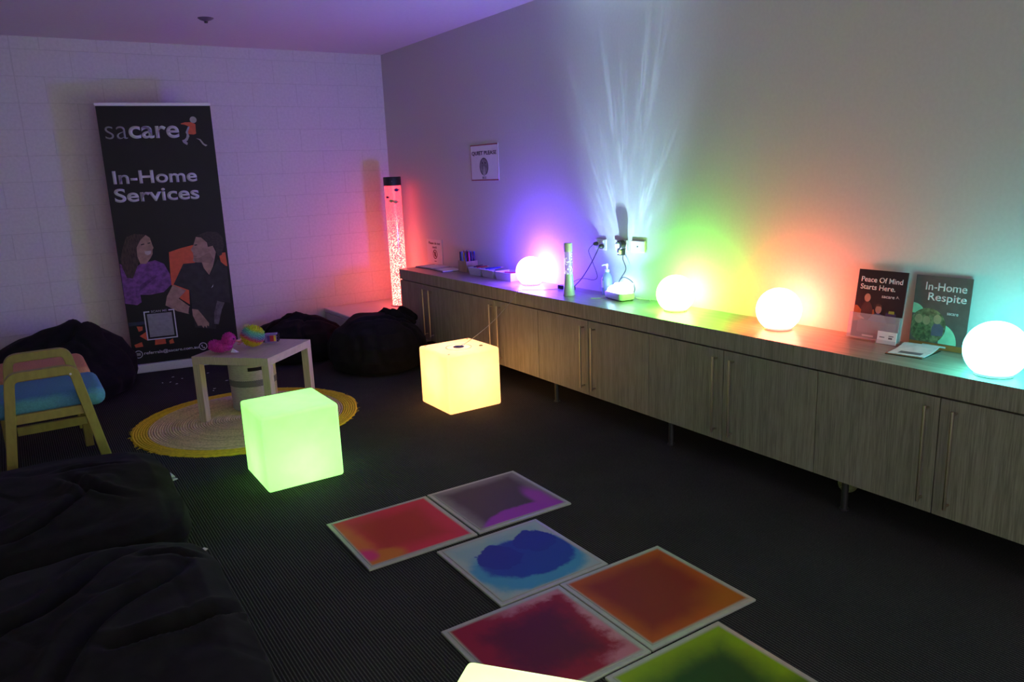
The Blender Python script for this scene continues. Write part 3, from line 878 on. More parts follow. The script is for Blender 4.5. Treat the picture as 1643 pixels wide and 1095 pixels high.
# ================================================================== THINGS AT THE CORNER END OF THE WORKTOP
def booklet(x, y, rz, sx, sy, label, dark):
    t = thing('spiral_booklet', label, 'booklet', (x, y, ZT), rz)
    B().span(-sx / 2, sx / 2, -sy / 2, sy / 2, 0, .003).build('back_cover', M('navy_cover', (.03, .035, .07)), t)
    B().span(-sx / 2 + .006, sx / 2 - .006, -sy / 2 + .006, sy / 2 - .006, .003, .010).build('pages', paper, t)
    B().span(-sx / 2 + .012, sx / 2 - .012, sy / 2 - .05, sy / 2 - .03, .010, .0105).build('printed_band', dark, t)
    sp = []
    for i in range(97):
        a = i / 8 * 2 * PI
        sp.append((-sx / 2 + .004 + .006 * math.cos(a), -sy / 2 + .01 + (sy - .02) * i / 96, .006 + .006 * math.sin(a)))
    B().tube(sp, .0009, 5).build('spiral', dark_metal, t)
booklet(-.140, -1.090, .10, .20, .275, 'spiral-bound booklet lying flat nearest the bubble tube', M('dark_print', (.06, .05, .06)))
booklet(-.150, -1.385, -.10, .19, .255, 'spiral-bound booklet lying flat beside the wooden pen box', M('grey_print', (.15, .14, .17)))

PBX, PBY = -.062, -1.600
def pen_box():
    t = thing('pen_box', 'small wooden box packed with upright coloured pens', 'box', (PBX, PBY, ZT))
    wd = M('pale_box_wood', (.42, .33, .20), rough=.6, var=.15, scale=20, stretch=(1, 1, .2))
    hx, hy, h, th = .056, .070, .092, .005
    B().span(-hx, hx, -hy, hy, 0, .006).build('bottom', wd, t)
    for nm, q in (('side', (-hx, -hx + th, -hy, hy)), ('side', (hx - th, hx, -hy, hy)), ('side', (-hx + th, hx - th, hy - th, hy)), ('side', (-hx + th, hx - th, -hy, -hy + th))):
        B().span(*q, .006, h).build(nm, wd, t)
pen_box()
PEN_COL = {'blue': (.03, .10, .55), 'navy': (.015, .02, .10), 'red': (.45, .02, .03), 'pink': (.65, .05, .35), 'yellow': (.6, .45, .05), 'purple': (.12, .04, .30), 'pale blue': (.16, .30, .65), 'brown': (.14, .05, .03)}
def pens():
    random.seed(4)
    cols = ['navy', 'blue', 'pale blue', 'yellow', 'navy', 'purple', 'red', 'brown', 'red', 'pink', 'blue', 'navy', 'pale blue', 'blue', 'navy', 'purple', 'pink', 'red', 'blue', 'navy']
    protos = {}
    i = 0
    for r in range(4):
        for c in range(5):
            col = cols[i]; i += 1
            x = PBX - .040 + r * .0265; y = PBY + .052 - c * .026
            tx, ty = random.uniform(-.05, .05), random.uniform(-.05, .05)
            if r == 0: tx = -abs(tx) - .02
            if c == 0: ty = -.06
            if c == 4: ty = .06
            dz = random.uniform(-.004, .010)
            if col not in protos:
                t = thing('felt_pen', f'{col} felt pen standing in the wooden pen box', 'pen', group='felt pens in the wooden box')
                m = M('pen_' + col.replace(' ', '_'), PEN_COL[col], rough=.35)
                B().cyl((0, 0, 0), (0, 0, .118), .0058, n=12).build('barrel', m, t, smooth=True)
                B().lathe([(.0066, .110), (.0066, .152), (.0045, .158), (.0005, .159)], 12).build('cap', m, t, smooth=True)
                protos[col] = t; o = t
            else:
                src = protos[col]
                o = src.copy(); link(o)
                for ch in src.children:
                    k = ch.copy(); link(k); k.parent = o
            o.location = (x, y, ZT + .008 + dz)
            o.rotation_euler = (-ty, tx, 0)
pens()

def tray(x, y, rz, sx, sy, h, label):
    t = thing('plastic_tray', label, 'tray', (x, y, ZT), rz)
    b = B()
    def rg(kx, ky, z): return [(-kx, -ky, z), (kx, -ky, z), (kx, ky, z), (-kx, ky, z)]
    hx, hy = sx / 2, sy / 2
    b.rings([rg(hx * .86, hy * .86, 0), rg(hx * .98, hy * .98, h - .004), rg(hx, hy, h - .004), rg(hx, hy, h), rg(hx * .95, hy * .95, h), rg(hx * .82, hy * .84, .004)])
    b.build('tray_body', M('white_tray_plastic', (.60, .60, .61), rough=.4, var=.02), t, bevel=.002)
    return t
tray(-.108, -1.880, .05, .130, .180, .062, 'white plastic tray next to the wooden pen box')
tray(-.108, -2.085, -.03, .130, .190, .060, 'white plastic tray in the middle of the three in a row')
tray(-.108, -2.320, .02, .145, .225, .064, 'white plastic tray beside the violet-lit sphere lamp')
def pencil(p0, p1, col, label, r=.0045):
    a, c = Vector(p0), Vector(p1)
    d = (c - a)
    t = thing('pencil', label, 'pencil', a, group='pencils lying in the white trays')
    t.rotation_euler = d.to_track_quat('Z', 'Y').to_euler()
    L = d.length
    B().cyl((0, 0, 0), (0, 0, L - .02), r, n=6).build('barrel', M('pencil_' + label.split()[0], col, rough=.4), t)
    B().cyl((0, 0, L - .02), (0, 0, L), r, .0008, n=6).build('tip', M('pencil_wood', (.5, .36, .2)), t)
zt_ = ZT + .066
pencil((-.15, -1.845, zt_), (-.05, -1.93, zt_ + .004), (.02, .02, .07), 'navy pencil lying across the tray by the pen box')
pencil((-.155, -1.90, zt_), (-.06, -1.95, zt_ + .006), (.45, .04, .03), 'red pencil lying across the tray by the pen box')
pencil((-.14, -1.87, zt_ + .008), (-.055, -1.86, zt_ + .010), (.10, .04, .02), 'brown pencil lying across the tray by the pen box')
pencil((-.15, -2.03, zt_), (-.05, -2.14, zt_ + .012), (.03, .05, .28), 'blue pencil lying across the middle white tray', .006)
pencil((-.16, -2.10, zt_), (-.055, -2.10, zt_ + .004), (.10, .16, .5), 'light blue pencil lying across the middle white tray')
pencil((-.105, -2.245, ZT + .052), (-.075, -2.395, ZT + .056), (.6, .03, .10), 'crimson pencil lying inside the tray nearest the violet lamp', .006)

# ================================================================== BROCHURES
acr = clear_mat('clear_acrylic', (.85, .85, .88), rough=.06, keep=.80)
def peace():
    tilt = .15
    t = thing('brochure_stand', 'clear stand with a black Peace Of Mind Starts Here brochure', 'brochure stand', (-.070, -5.168, ZT + .001), mat=wall_frame(tilt))
    W, H = .238, .318
    B().span(0, W, .004, H, 0, .004).build('back_plate', acr, t)
    br = B().span(.003, W - .003, .006, H, .004, .008).build('brochure', M('brochure_black', (.012, .012, .013), rough=.35), t)
    B().span(-.003, W + .003, .0, .004, -.01, .034).build('floor_plate', acr, t)
    pk = B().span(-.002, W + .002, .004, .118, .028, .031); pk.span(-.002, .001, .004, .118, .004, .028); pk.span(W - .001, W + .002, .004, .118, .004, .028)
    pk.build('front_pocket', acr, t)
    z = .0081
    text('lettering', 'Peace Of Mind', print_white, br, .020, .262, z, width=.196, height=.024, bold=.010, thick=.0004)
    text('lettering', 'Starts Here.', print_white, br, .020, .228, z, width=.166, height=.024, bold=.010, thick=.0004)
    text('lettering', 'sacare', print_white, br, .128, .196, z, width=.060, height=.010, bold=.008, thick=.0004)
    flat('emblem', [[(.194, .196), (.200, .212), (.204, .206), (.212, .196), (.202, .203)]], M('printed_light_grey', (.36, .34, .33)), br, z, .0004)
    skin = M('printed_skin', (.34, .205, .145))
    for q in ([(.005, .075), (.045, .085), (.040, .13), (.018, .150), (.005, .150)], [(.085, .11), (.105, .12), (.10, .14), (.085, .135)]): flat('printed_chair', [q], M('print_deep_orange', (.30, .09, .02)), br, z, .0003)
    mn = flat('printed_standing_man', [disc(.062, .190, .015, 20, 1.25)], skin, br, z + .0006, .0003)
    flat('shirt', [[(.038, .105), (.095, .105), (.092, .15), (.075, .172), (.050, .172), (.040, .15)]], M('printed_black_shirt', (.017, .016, .018)), mn, z + .0003, .0003)
    flat('forearm', [[(.025, .11), (.058, .095), (.060, .088), (.022, .098)]], skin, mn, z + .0009, .0003)
    w2 = flat('printed_seated_person', [disc(.122, .142, .015, 20, 1.25)], skin, br, z + .0006, .0003)
    flat('hair', [[(.104, .148), (.108, .162), (.122, .168), (.136, .162), (.139, .148), (.130, .156), (.114, .156)]], M('printed_brown_hair', (.045, .026, .018)), w2, z + .001, .0003)
    flat('jacket', [[(.075, .085), (.10, .118), (.122, .124), (.15, .118), (.17, .085)]], M('print_steel_blue', (.06, .10, .20)), w2, z + .0004, .0003)
    flat('printed_bag', [[(.15, .088), (.21, .088), (.205, .132), (.16, .132)]], M('print_navy', (.02, .025, .10)), br, z + .0002, .0003)
    flat('printed_lunchbox', [[(.17, .128), (.198, .128), (.196, .141), (.172, .141)]], M('print_yellow_green', (.25, .32, .04)), br, z + .0006, .0003)
    flat('printed_table', [[(.03, .03), (.215, .03), (.215, .085), (.03, .085)]], M('print_grey_violet', (.10, .085, .11)), br, z, .0003)
    bb = B(); bb.span(.06, .115, .013, .020, z, z + .0004); bb.build('small_print', print_white, br)
peace()
t = thing('business_card_holder', 'small white card holder in front of the Peace Of Mind brochure', 'card holder', (-.112, -5.325, ZT), mat=wall_frame(.12))
B().span(0, .088, .003, .058, 0, .004).build('card', paper, t)
ch = B().span(-.002, .090, 0, .003, -.012, .010); ch.span(-.002, .090, .003, .020, .007, .009); ch.build('tray', acr, t)
cp = B().span(.010, .034, .030, .034, .004, .0044); cp.span(.052, .075, .038, .042, .004, .0044); cp.span(.052, .070, .026, .034, .004, .0044); cp.build('small_print', M('grey_print_card', (.12, .12, .14)), t)

def respite():
    t = thing('brochure_sign', 'grey-brown In-Home Respite brochure leaning on the wall behind the turquoise-lit lamp', 'brochure', (-.040, -5.432, ZT + .001), mat=wall_frame(.085))
    W, H = .236, .312
    B().span(0, W, 0, H, 0, .004).build('sheet', M('brochure_taupe', (.105, .080, .072), rough=.4), t)
    z = .0041
    text('lettering', 'In-Home', print_white, t, .045, .250, z, width=.172, height=.034, bold=.010, thick=.0004)
    text('lettering', 'Respite', print_white, t, .060, .196, z, width=.160, height=.044, bold=.010, thick=.0004)
    text('lettering', 'sacare', print_white, t, .148, .152, z, width=.046, height=.010, bold=.008, thick=.0004)
    flat('orange_strip', [[(0, 0), (W, 0), (W, .024), (0, .024)]], M('print_rust', (.33, .10, .02)), t, z, .0003)
    bb = B(); bb.span(.060, .160, .009, .016, z + .0004, z + .0008); bb.build('small_print', print_white, t)
    mint = M('print_mint', (.26, .55, .36))
    q = [(0, .145)] + [(.052 * math.sin(a), .145 + .045 * math.cos(a)) for a in [PI / 2 * i / 10 for i in range(11)]]
    flat('mint_quarter', [q], mint, t, z, .0003)
    q2 = [(.125, .026)] + [(.125 + .075 * math.cos(a), .026 + .085 * math.sin(a)) for a in [PI / 2 * i / 12 for i in range(13)]]
    flat('mint_quarter', [q2], mint, t, z, .0003)
    clip = [(x, max(y, .026)) for x, y in disc(.072, .094, .078, 40, 1.0)]
    clip = [(max(x, .002), y) for x, y in clip]
    ph = flat('round_photo', [clip], M('print_olive', (.13, .15, .07), var=.5, scale=60), t, z + .0004, .0003)
    sk = M('print_warm_skin', (.30, .24, .13))
    for (x, y, r, cc, nm) in ((.032, .122, .017, (.09, .08, .04), 'printed_head'), (.066, .118, .016, (.08, .06, .03), 'printed_head'), (.112, .128, .017, (.05, .05, .04), 'printed_head')):
        h = flat(nm, [disc(x, y, r, 20, 1.2)], sk, ph, z + .0012, .0003)
    flat('printed_purple_top', [[(.092, .056), (.140, .058), (.142, .095), (.124, .110), (.100, .108), (.092, .09)]], M('print_mauve', (.10, .09, .14)), ph, z + .0008, .0003)
    flat('printed_olive_top', [[(.010, .040), (.088, .034), (.088, .095), (.066, .104), (.030, .106), (.010, .09)]], M('print_dark_olive', (.09, .12, .05), var=.5, scale=80), ph, z + .0008, .0003)
respite()

def leaflet(x, y, z, rz, sx, sy, col, label, curl=0.0, block=None):
    b = B(); n = 14
    top = []; bot = []
    for i in range(n + 1):
        u = -sx / 2 + sx * i / n
        h = curl * (max(0, i / n - .35) ** 2)
        top.append((u, h + .0022)); bot.append((u, h))
    poly = top + bot[::-1]
    b.rings([[(u, -sy / 2, h) for u, h in poly], [(u, sy / 2, h) for u, h in poly]])
    t = thing('leaflet', label, 'leaflet', (x, y, z), rz, group='leaflets piled on the worktop')
    b.build('sheet', col, t, smooth=True)
    if block:
        q = B(); q.span(*block, .0023, .0028); q.build('printed_block', M('print_slate', (.12, .13, .14)), t)
leaflet(-.165, -5.520, ZT, .10, .185, .150, M('leaflet_black', (.015, .015, .015)), 'black leaflet at the bottom of the small pile by the brochures')
leaflet(-.166, -5.518, ZT + .0025, .13, .180, .148, M('leaflet_rust', (.30, .09, .03)), 'rust-coloured leaflet sandwiched in the small pile by the brochures')
leaflet(-.158, -5.520, ZT + .005, .16, .178, .146, M('leaflet_white', (.70, .72, .72)), 'white leaflet with curled edge on top of the small pile', curl=.030, block=(-.07, -.03, -.05, .04))

# ================================================================== COFFEE TABLE AND WHAT STANDS ON AND UNDER IT
TX, TY, TR = -2.0415, -2.1015, .745
RUGX, RUGY, RUGH = -2.14, -2.18, .008
def table():
    t = thing('coffee_table', 'small square birch coffee table on the round jute rug', 'table', (TX, TY, RUGH), TR)
    h = .452 - RUGH
    B().span(-.275, .275, -.275, .275, h - .050, h).build('tabletop', birch, t, bevel=.0015)
    lm = M('birch_leg', (.50, .41, .285), rough=.5, var=.12, scale=14, stretch=(8, 8, .6))
    for a in (-1, 1):
        for c in (-1, 1):
            B().box((a * .2495, c * .2495, (h - .050) / 2), (.05, .05, h - .050)).build('leg', lm, t, bevel=.0015)
table()

def rug():
    t = thing('round_rug', 'round braided jute rug with a yellow border under the coffee table', 'rug', (RUGX, RUGY, 0))
    random.seed(2)
    def ripple(r0, r1, n):
        out = []
        for i in range(n):
            a = r0 + (r1 - r0) * i / n; d = (r1 - r0) / n
            out += [(a, RUGH * .70), (a + d * .3, RUGH), (a + d * .7, RUGH)]
        return out + [(r1, RUGH * .70)]
    def mk(name, col, var):
        m, n, p = base_mat(name)
        o = n.obj(); x, y, z = n.sep(o)
        ang = n.math('ARCTAN2', y, x)
        rad = n.math('SQRT', n.math('ADD', n.math('MULTIPLY', x, x), n.math('MULTIPLY', y, y)))
        nz = n.noise(n.comb(n.math('MULTIPLY', ang, 9), n.math('MULTIPLY', rad, 55)), 3.0, 4)
        st = n.noise(n.comb(n.math('MULTIPLY', ang, .6), n.math('MULTIPLY', rad, 16)), 2.0, 2)
        f = n.math('ADD', n.math('MULTIPLY', nz, .65), n.math('MULTIPLY', st, .35))
        n.put(p.inputs['Base Color'], n.mix(n.smooth(f, .35, .65), tuple(c * (1 - var) for c in col), tuple(c * (1 + var) for c in col)))
        p.inputs['Roughness'].default_value = .95
        p.inputs['Specular IOR Level'].default_value = .1
        n.put(p.inputs['Normal'], n.bump(n.math('ADD', nz, n.math('MULTIPLY', n.math('SINE', n.math('MULTIPLY', rad, 2 * PI / .0155)), .4)), .6, .006))
        return m
    b = B().lathe([(.001, RUGH * .9)] + ripple(.01, .615, 39), 120, close_a=True, close_b=False)
    b.build('jute_centre', mk('braided_jute', (.66, .53, .27), .30), t, smooth=True)
    N = 160
    rr = [.715 + random.uniform(-.006, .006) + .006 * math.sin(3 * 2 * PI * j / N + 1) for j in range(N)]
    prof = ripple(.615, .706, 6)
    rings = [[(r * math.cos(2 * PI * j / N), r * math.sin(2 * PI * j / N), z) for j in range(N)] for r, z in [(.615, 0.0)] + prof]
    rings.append([(rr[j] * math.cos(2 * PI * j / N), rr[j] * math.sin(2 * PI * j / N), RUGH * .5) for j in range(N)])
    rings.append([(rr[j] * math.cos(2 * PI * j / N), rr[j] * math.sin(2 * PI * j / N), 0) for j in range(N)])
    tag(B().rings(rings, False, False).build('border', mk('yellow_braid', (.74, .55, .035), .20), t, smooth=True), 'mustard yellow braided border')
    fr = B()
    for j in range(0, 90):
        a = random.uniform(0, 2 * PI); r = .712; ln = random.uniform(.008, .022); da = random.uniform(-.4, .4)
        p0 = Vector((r * math.cos(a), r * math.sin(a), .003)); p1 = p0 + Vector((math.cos(a + da), math.sin(a + da), 0)) * ln
        fr.cyl(p0, p1, .0016, .0008, n=5)
    tag(fr.build('frayed_threads', M('yellow_thread', (.74, .55, .035)), t), kind='stuff')
rug()

def basket():
    t = thing('woven_basket', 'cream woven rope basket with a grey band under the coffee table', 'basket', (-2.03, -1.965, RUGH))
    def woven(name, c1, c2, check):
        m, n, p = base_mat(name)
        o = n.obj(); x, y, z = n.sep(o)
        ang = n.math('ARCTAN2', y, x)
        rows = n.math('SINE', n.math('MULTIPLY', z, 2 * PI / .0085))
        if check:
            a = n.math('SINE', n.math('ADD', n.math('MULTIPLY', ang, 70), n.math('MULTIPLY', z, 700)))
            f = n.smooth(a, -.2, .3)
        else:
            f = n.smooth(n.noise(n.comb(n.math('MULTIPLY', ang, 2), n.math('MULTIPLY', z, 80)), 3), .35, .65)
        n.put(p.inputs['Base Color'], n.mix(f, c1, c2))
        p.inputs['Roughness'].default_value = .9
        n.put(p.inputs['Normal'], n.bump(rows, .6, .004))
        return m
    cream = woven('cream_rope', (.60, .56, .47), (.72, .68, .58), False)
    band = woven('grey_weave_band', (.06, .065, .06), (.42, .42, .38), True)
    top = .352
    b = B().lathe([(.135, 0), (.150, .012), (.153, .178), (.154, .179)], 56, close_b=False)
    b.lathe([(.155, .221), (.156, .30), (.156, top), (.150, top + .004), (.146, top), (.146, .02), (.0005, .018)], 56, close_a=False, close_b=False)
    b.build('body', cream, t, smooth=True)
    tag(B().lathe([(.1535, .177), (.1560, .179), (.1570, .220), (.1545, .223)], 56, close_a=False, close_b=False).build('woven_band', band, t, smooth=True), 'grey checked band')
    for a in (-1.70, -1.70 + PI):
        q = B(); n = 9
        hw = .30
        k0 = []
        for i in range(n):
            an = a + hw * (i / (n - 1) - .5) * 2
            k0.append([(r * math.cos(an), r * math.sin(an), z) for r, z in ((.1535, .288), (.1570, .288), (.1570, .312), (.1535, .312))])
        q.rings(k0)
        tag(q.build('handle_hole_shade', M('hole_shade', (.01, .01, .01), rough=.9), t), 'dark strip painted for the shade in the handle hole')  # shade of the handle hole, put on the wall as a dark strip
basket()

def fur(name, centres, count, ln, rad, mat, parent, seed):
    """short rubbery tufts covering a set of balls, as one mesh"""
    random.seed(seed)
    b = B()
    for (c, r, sc, share) in centres:
        c = Vector(c); n = int(count * share)
        b.sphere(c, r, 20, 12, sc)
        for i in range(n):
            z = 1 - 2 * (i + .5) / n; a = i * 2.399963
            q = math.sqrt(1 - z * z)
            d = Vector((q * math.cos(a), q * math.sin(a), z))
            p = c + Vector((d.x * sc[0], d.y * sc[1], d.z * sc[2])) * r * .97
            nn = Vector((d.x / sc[0], d.y / sc[1], d.z / sc[2])).normalized()
            nn = (nn + Vector((random.uniform(-.35, .35), random.uniform(-.35, .35), random.uniform(-.45, .1)))).normalized()
            b.cyl(p, p + nn * ln * random.uniform(.8, 1.15), rad, rad * .45, n=4)
    return b.build(name, mat, parent)

TZ = .462
IR = math.atan2(-.546, .838)     # picture-right direction on the floor
def duck():
    t = thing('fluffy_toy_duck', 'magenta fluffy toy duck on the coffee table', 'toy', (-2.235, -2.128, TZ), IR)
    mg = M('magenta_tufts', (.50, .022, .30), rough=.7, var=.25, scale=60)
    fur('body', [((-.018, 0, .036), .036, (2.05, 1.55, .92), .62), ((-.055, 0, .055), .026, (1.3, 1.2, .8), .18)], 520, .0095, .0030, mg, t, 1)
    fur('head', [((.042, 0, .082), .037, (1.05, 1.0, 1.05), 1.0)], 280, .0095, .0030, mg, t, 2)
    B().sphere((.077, -.012, .086), .007).build('eye', M('dark_purple_bead', (.03, .01, .08), rough=.2), t, smooth=True)
    B().sphere((.077, .014, .086), .007).build('eye', M('dark_purple_bead', (.03, .01, .08), rough=.2), t, smooth=True)
    pk = M('pink_beak', (.62, .22, .22), rough=.5)
    B().sphere((.094, .004, .068), .013, sc=(1.25, .9, .45)).build('beak', pk, t, smooth=True)
    b = B(); b.rings([[(.062, -.045, .002), (.098, -.052, .001), (.112, -.040, .001), (.100, -.022, .002), (.066, -.020, .022)], [(.062, -.045, .0035), (.098, -.052, .0025), (.112, -.040, .0025), (.100, -.022, .0035), (.066, -.020, .0235)]])
    tag(b.build('paper_tag', paper, t), 'white paper tag')
duck()

def rainbow_mat():
    m, n, p = base_mat('rainbow_tufts')
    o = n.obj(); x, y, z = n.sep(o)
    v = n.math('ADD', n.math('ADD', n.math('MULTIPLY', z, 5.2), n.math('MULTIPLY', x, 2.4)), n.math('MULTIPLY', n.noise(o, 14, 2), .10))
    r = n.new('ShaderNodeValToRGB')
    n.put(r.inputs[0], n.math('ADD', v, -.02))
    cr = r.color_ramp
    cr.interpolation = 'LINEAR'
    st = [(.0, (.55, .45, .01)), (.26, (.62, .50, .01)), (.32, (.65, .12, .10)), (.38, (.45, .09, .22)), (.45, (.18, .20, .42)), (.55, (.10, .38, .42)), (.63, (.16, .50, .30)), (.70, (.50, .55, .02)), (1.0, (.60, .50, .01))]
    while len(cr.elements) < len(st): cr.elements.new(.5)
    for e, (a, c) in zip(cr.elements, st): e.position = a; e.color = (*c, 1)
    n.put(p.inputs['Base Color'], r.outputs[0])
    p.inputs['Roughness'].default_value = .7
    return m
t = thing('fluffy_rainbow_ball', 'round rainbow-striped fluffy ball toy on the coffee table', 'toy', (-2.035, -2.105, TZ), IR)
fur('tufted_ball', [((0, 0, .072), .064, (1.08, 1.05, 1.0), 1.0)], 430, .014, .0042, rainbow_mat(), t, 5)
fur('cream_tuft', [((-.040, .020, .128), .017, (1.2, 1, 1), 1.0)], 60, .009, .003, M('cream_tufts', (.58, .52, .34), rough=.7), t, 6)
B().sphere((-.080, -.020, .040), .016, sc=(1.1, .6, .7)).sphere((-.090, -.026, .024), .010, sc=(1.4, .7, .5)).build('pink_foot', M('pink_beak', (.62, .22, .22), rough=.5), t, smooth=True)

t = thing('craft_box', 'small purple box of coloured sticks with black end caps on the coffee table', 'box', (-1.905, -2.065, TZ), IR + .12)
B().span(-.040, .040, -.028, .028, .002, .062).build('case', M('lilac_card', (.22, .15, .42), rough=.5), t, bevel=.002)
for k, (nm, c) in enumerate((('red_panel', (.45, .02, .05)), ('purple_panel', (.12, .03, .25)), ('yellow_panel', (.65, .50, .05)))):
    x0 = (-.004, -.022, .022)[k]; x1 = (.022, -.004, .036)[k]
    B().span(x0, x1, -.0295, -.028, .012, .052).build(nm, M(nm + '_card', c), t)
for x in (-.046, .046):
    b = B()
    for z in (.014, .032, .050): b.cyl((x - .005, -.020, z), (x + .005, -.020, z), .008, n=12); b.cyl((x - .005, .018, z), (x + .005, .018, z), .008, n=12)
    b.build('end_caps', black_pl, t, smooth=True)

# ================================================================== ARMCHAIR WITH BLUE SEAT, ORANGE SEAT BEHIND
def sweep_rect(path, w, y0, y1):
    """flat bent-ply strip: path in XZ, w wide in that plane, from y0 to y1"""
    P = [Vector((a, c)) for a, c in path]; L = []; R = []
    for i, q in enumerate(P):
        d0 = (q - P[i - 1]).normalized() if i else None
        d1 = (P[i + 1] - q).normalized() if i < len(P) - 1 else None
        d = ((d0 or d1) + (d1 or d0)).normalized()
        nrm = Vector((-d.y, d.x))
        k = 1 / max(.5, nrm.dot(Vector((-(d0 or d1).y, (d0 or d1).x))))
        L.append(q + nrm * w / 2 * k); R.append(q - nrm * w / 2 * k)
    b = B()
    b.rings([[(L[i].x, y0, L[i].y), (L[i].x, y1, L[i].y), (R[i].x, y1, R[i].y), (R[i].x, y0, R[i].y)] for i in range(len(P))])
    return b
def arc_corner(a, c, d, r, n=6):
    a, c, d = Vector(a), Vector(c), Vector(d)
    u, v = (a - c).normalized(), (d - c).normalized()
    ang = u.angle(v); tl = r / math.tan(ang / 2)
    p, q = c + u * tl, c + v * tl
    out = []
    for i in range(n + 1):
        k = i / n
        out.append(tuple((1 - k) ** 2 * p + 2 * k * (1 - k) * c + k * k * q))
    return out
CHX, CHY = -3.24, -2.465
def cushion_box(hx, hy, h, r, mat, name, parent, loc, puff=.012):
    b = B(); n = 6; rows = []
    def rg(inset, z):
        pts = []
        for sx, sy, a0 in ((1, 1, 0), (-1, 1, PI / 2), (-1, -1, PI), (1, -1, 1.5 * PI)):
            for i in range(n + 1):
                a = a0 + PI / 2 * i / n
                pts.append((sx * (hx - r) + (r - inset) * math.cos(a), sy * (hy - r) + (r - inset) * math.sin(a), z))
        return pts
    e = min(r, h / 2) * .9
    for k in range(6):
        a = PI / 2 * k / 5
        rows.append(rg(e * (1 - math.sin(a)), e * (1 - math.cos(a))))
    for k in range(6):
        a = PI / 2 * k / 5
        rows.append(rg(e * (1 - math.cos(a)), h - e * (1 - math.sin(a))))
    b.rings(rows)
    return b.build(name, mat, parent, smooth=True, loc=loc, angle=60)
def armchair():
    t = thing('armchair', 'low bentwood armchair with a blue padded seat in front of the orange one', 'chair', (CHX, CHY, 0))
    def loop():
        rf, ra, fa, ff = (-.235, 0), (-.162, .622), (.120, .622), (.232, 0)
        return [rf] + arc_corner(rf, ra, fa, .05) + arc_corner(ra, fa, ff, .05) + [ff]
    for yy in (-.265, .265):
        sweep_rect(loop(), .048, yy - .024, yy + .024).build('arm_frame', bent, t, bevel=.004)
    for yy in (-.265, .265):
        B().span(-.172, .150, yy - .014, yy + .014, .376, .424).build('seat_rail', bent, t, bevel=.003)
    B().span(-.180, .172, .250, .276, .172, .222).build('stretcher', bent, t, bevel=.003)
    for xx in (-.15, .12):
        B().span(xx - .02, xx + .02, -.251, .251, .385, .415).build('cross_rail', bent, t, bevel=.003)
    cushion_box(.285, .240, .100, .055, M('blue_upholstery', (.075, .26, .37), rough=.85, var=.12, scale=120), 'seat', t, (-.030, -.005, .396))
    for yy in (-.2895,):
        B().lathe([(.006, 0), (.006, .002), (.0005, .003)], 12).xf(Matrix.Rotation(PI / 2, 4, 'X')).build('screw', silver, t, loc=(.105, yy, .600))
armchair()
def orange_seat():
    t = thing('padded_stool', 'orange padded low seat behind the blue armchair, before the slumped beanbag', 'seat', (CHX, -1.865, 0))
    cushion_box(.280, .270, .100, .055, M('orange_upholstery', (.58, .25, .12), rough=.85, var=.12, scale=120), 'seat', t, (-.045, 0, .396))
    for a in (-1, 1):
        for c in (-1, 1):
            B().box((a * .20 - .03, c * .215, .199), (.045, .045, .398)).build('leg', bent, t, bevel=.004)
    for c in (-1, 1):
        B().span(-.21, .15, c * .215 - .014, c * .215 + .014, .35, .396).build('seat_rail', bent, t, bevel=.003)
orange_seat()

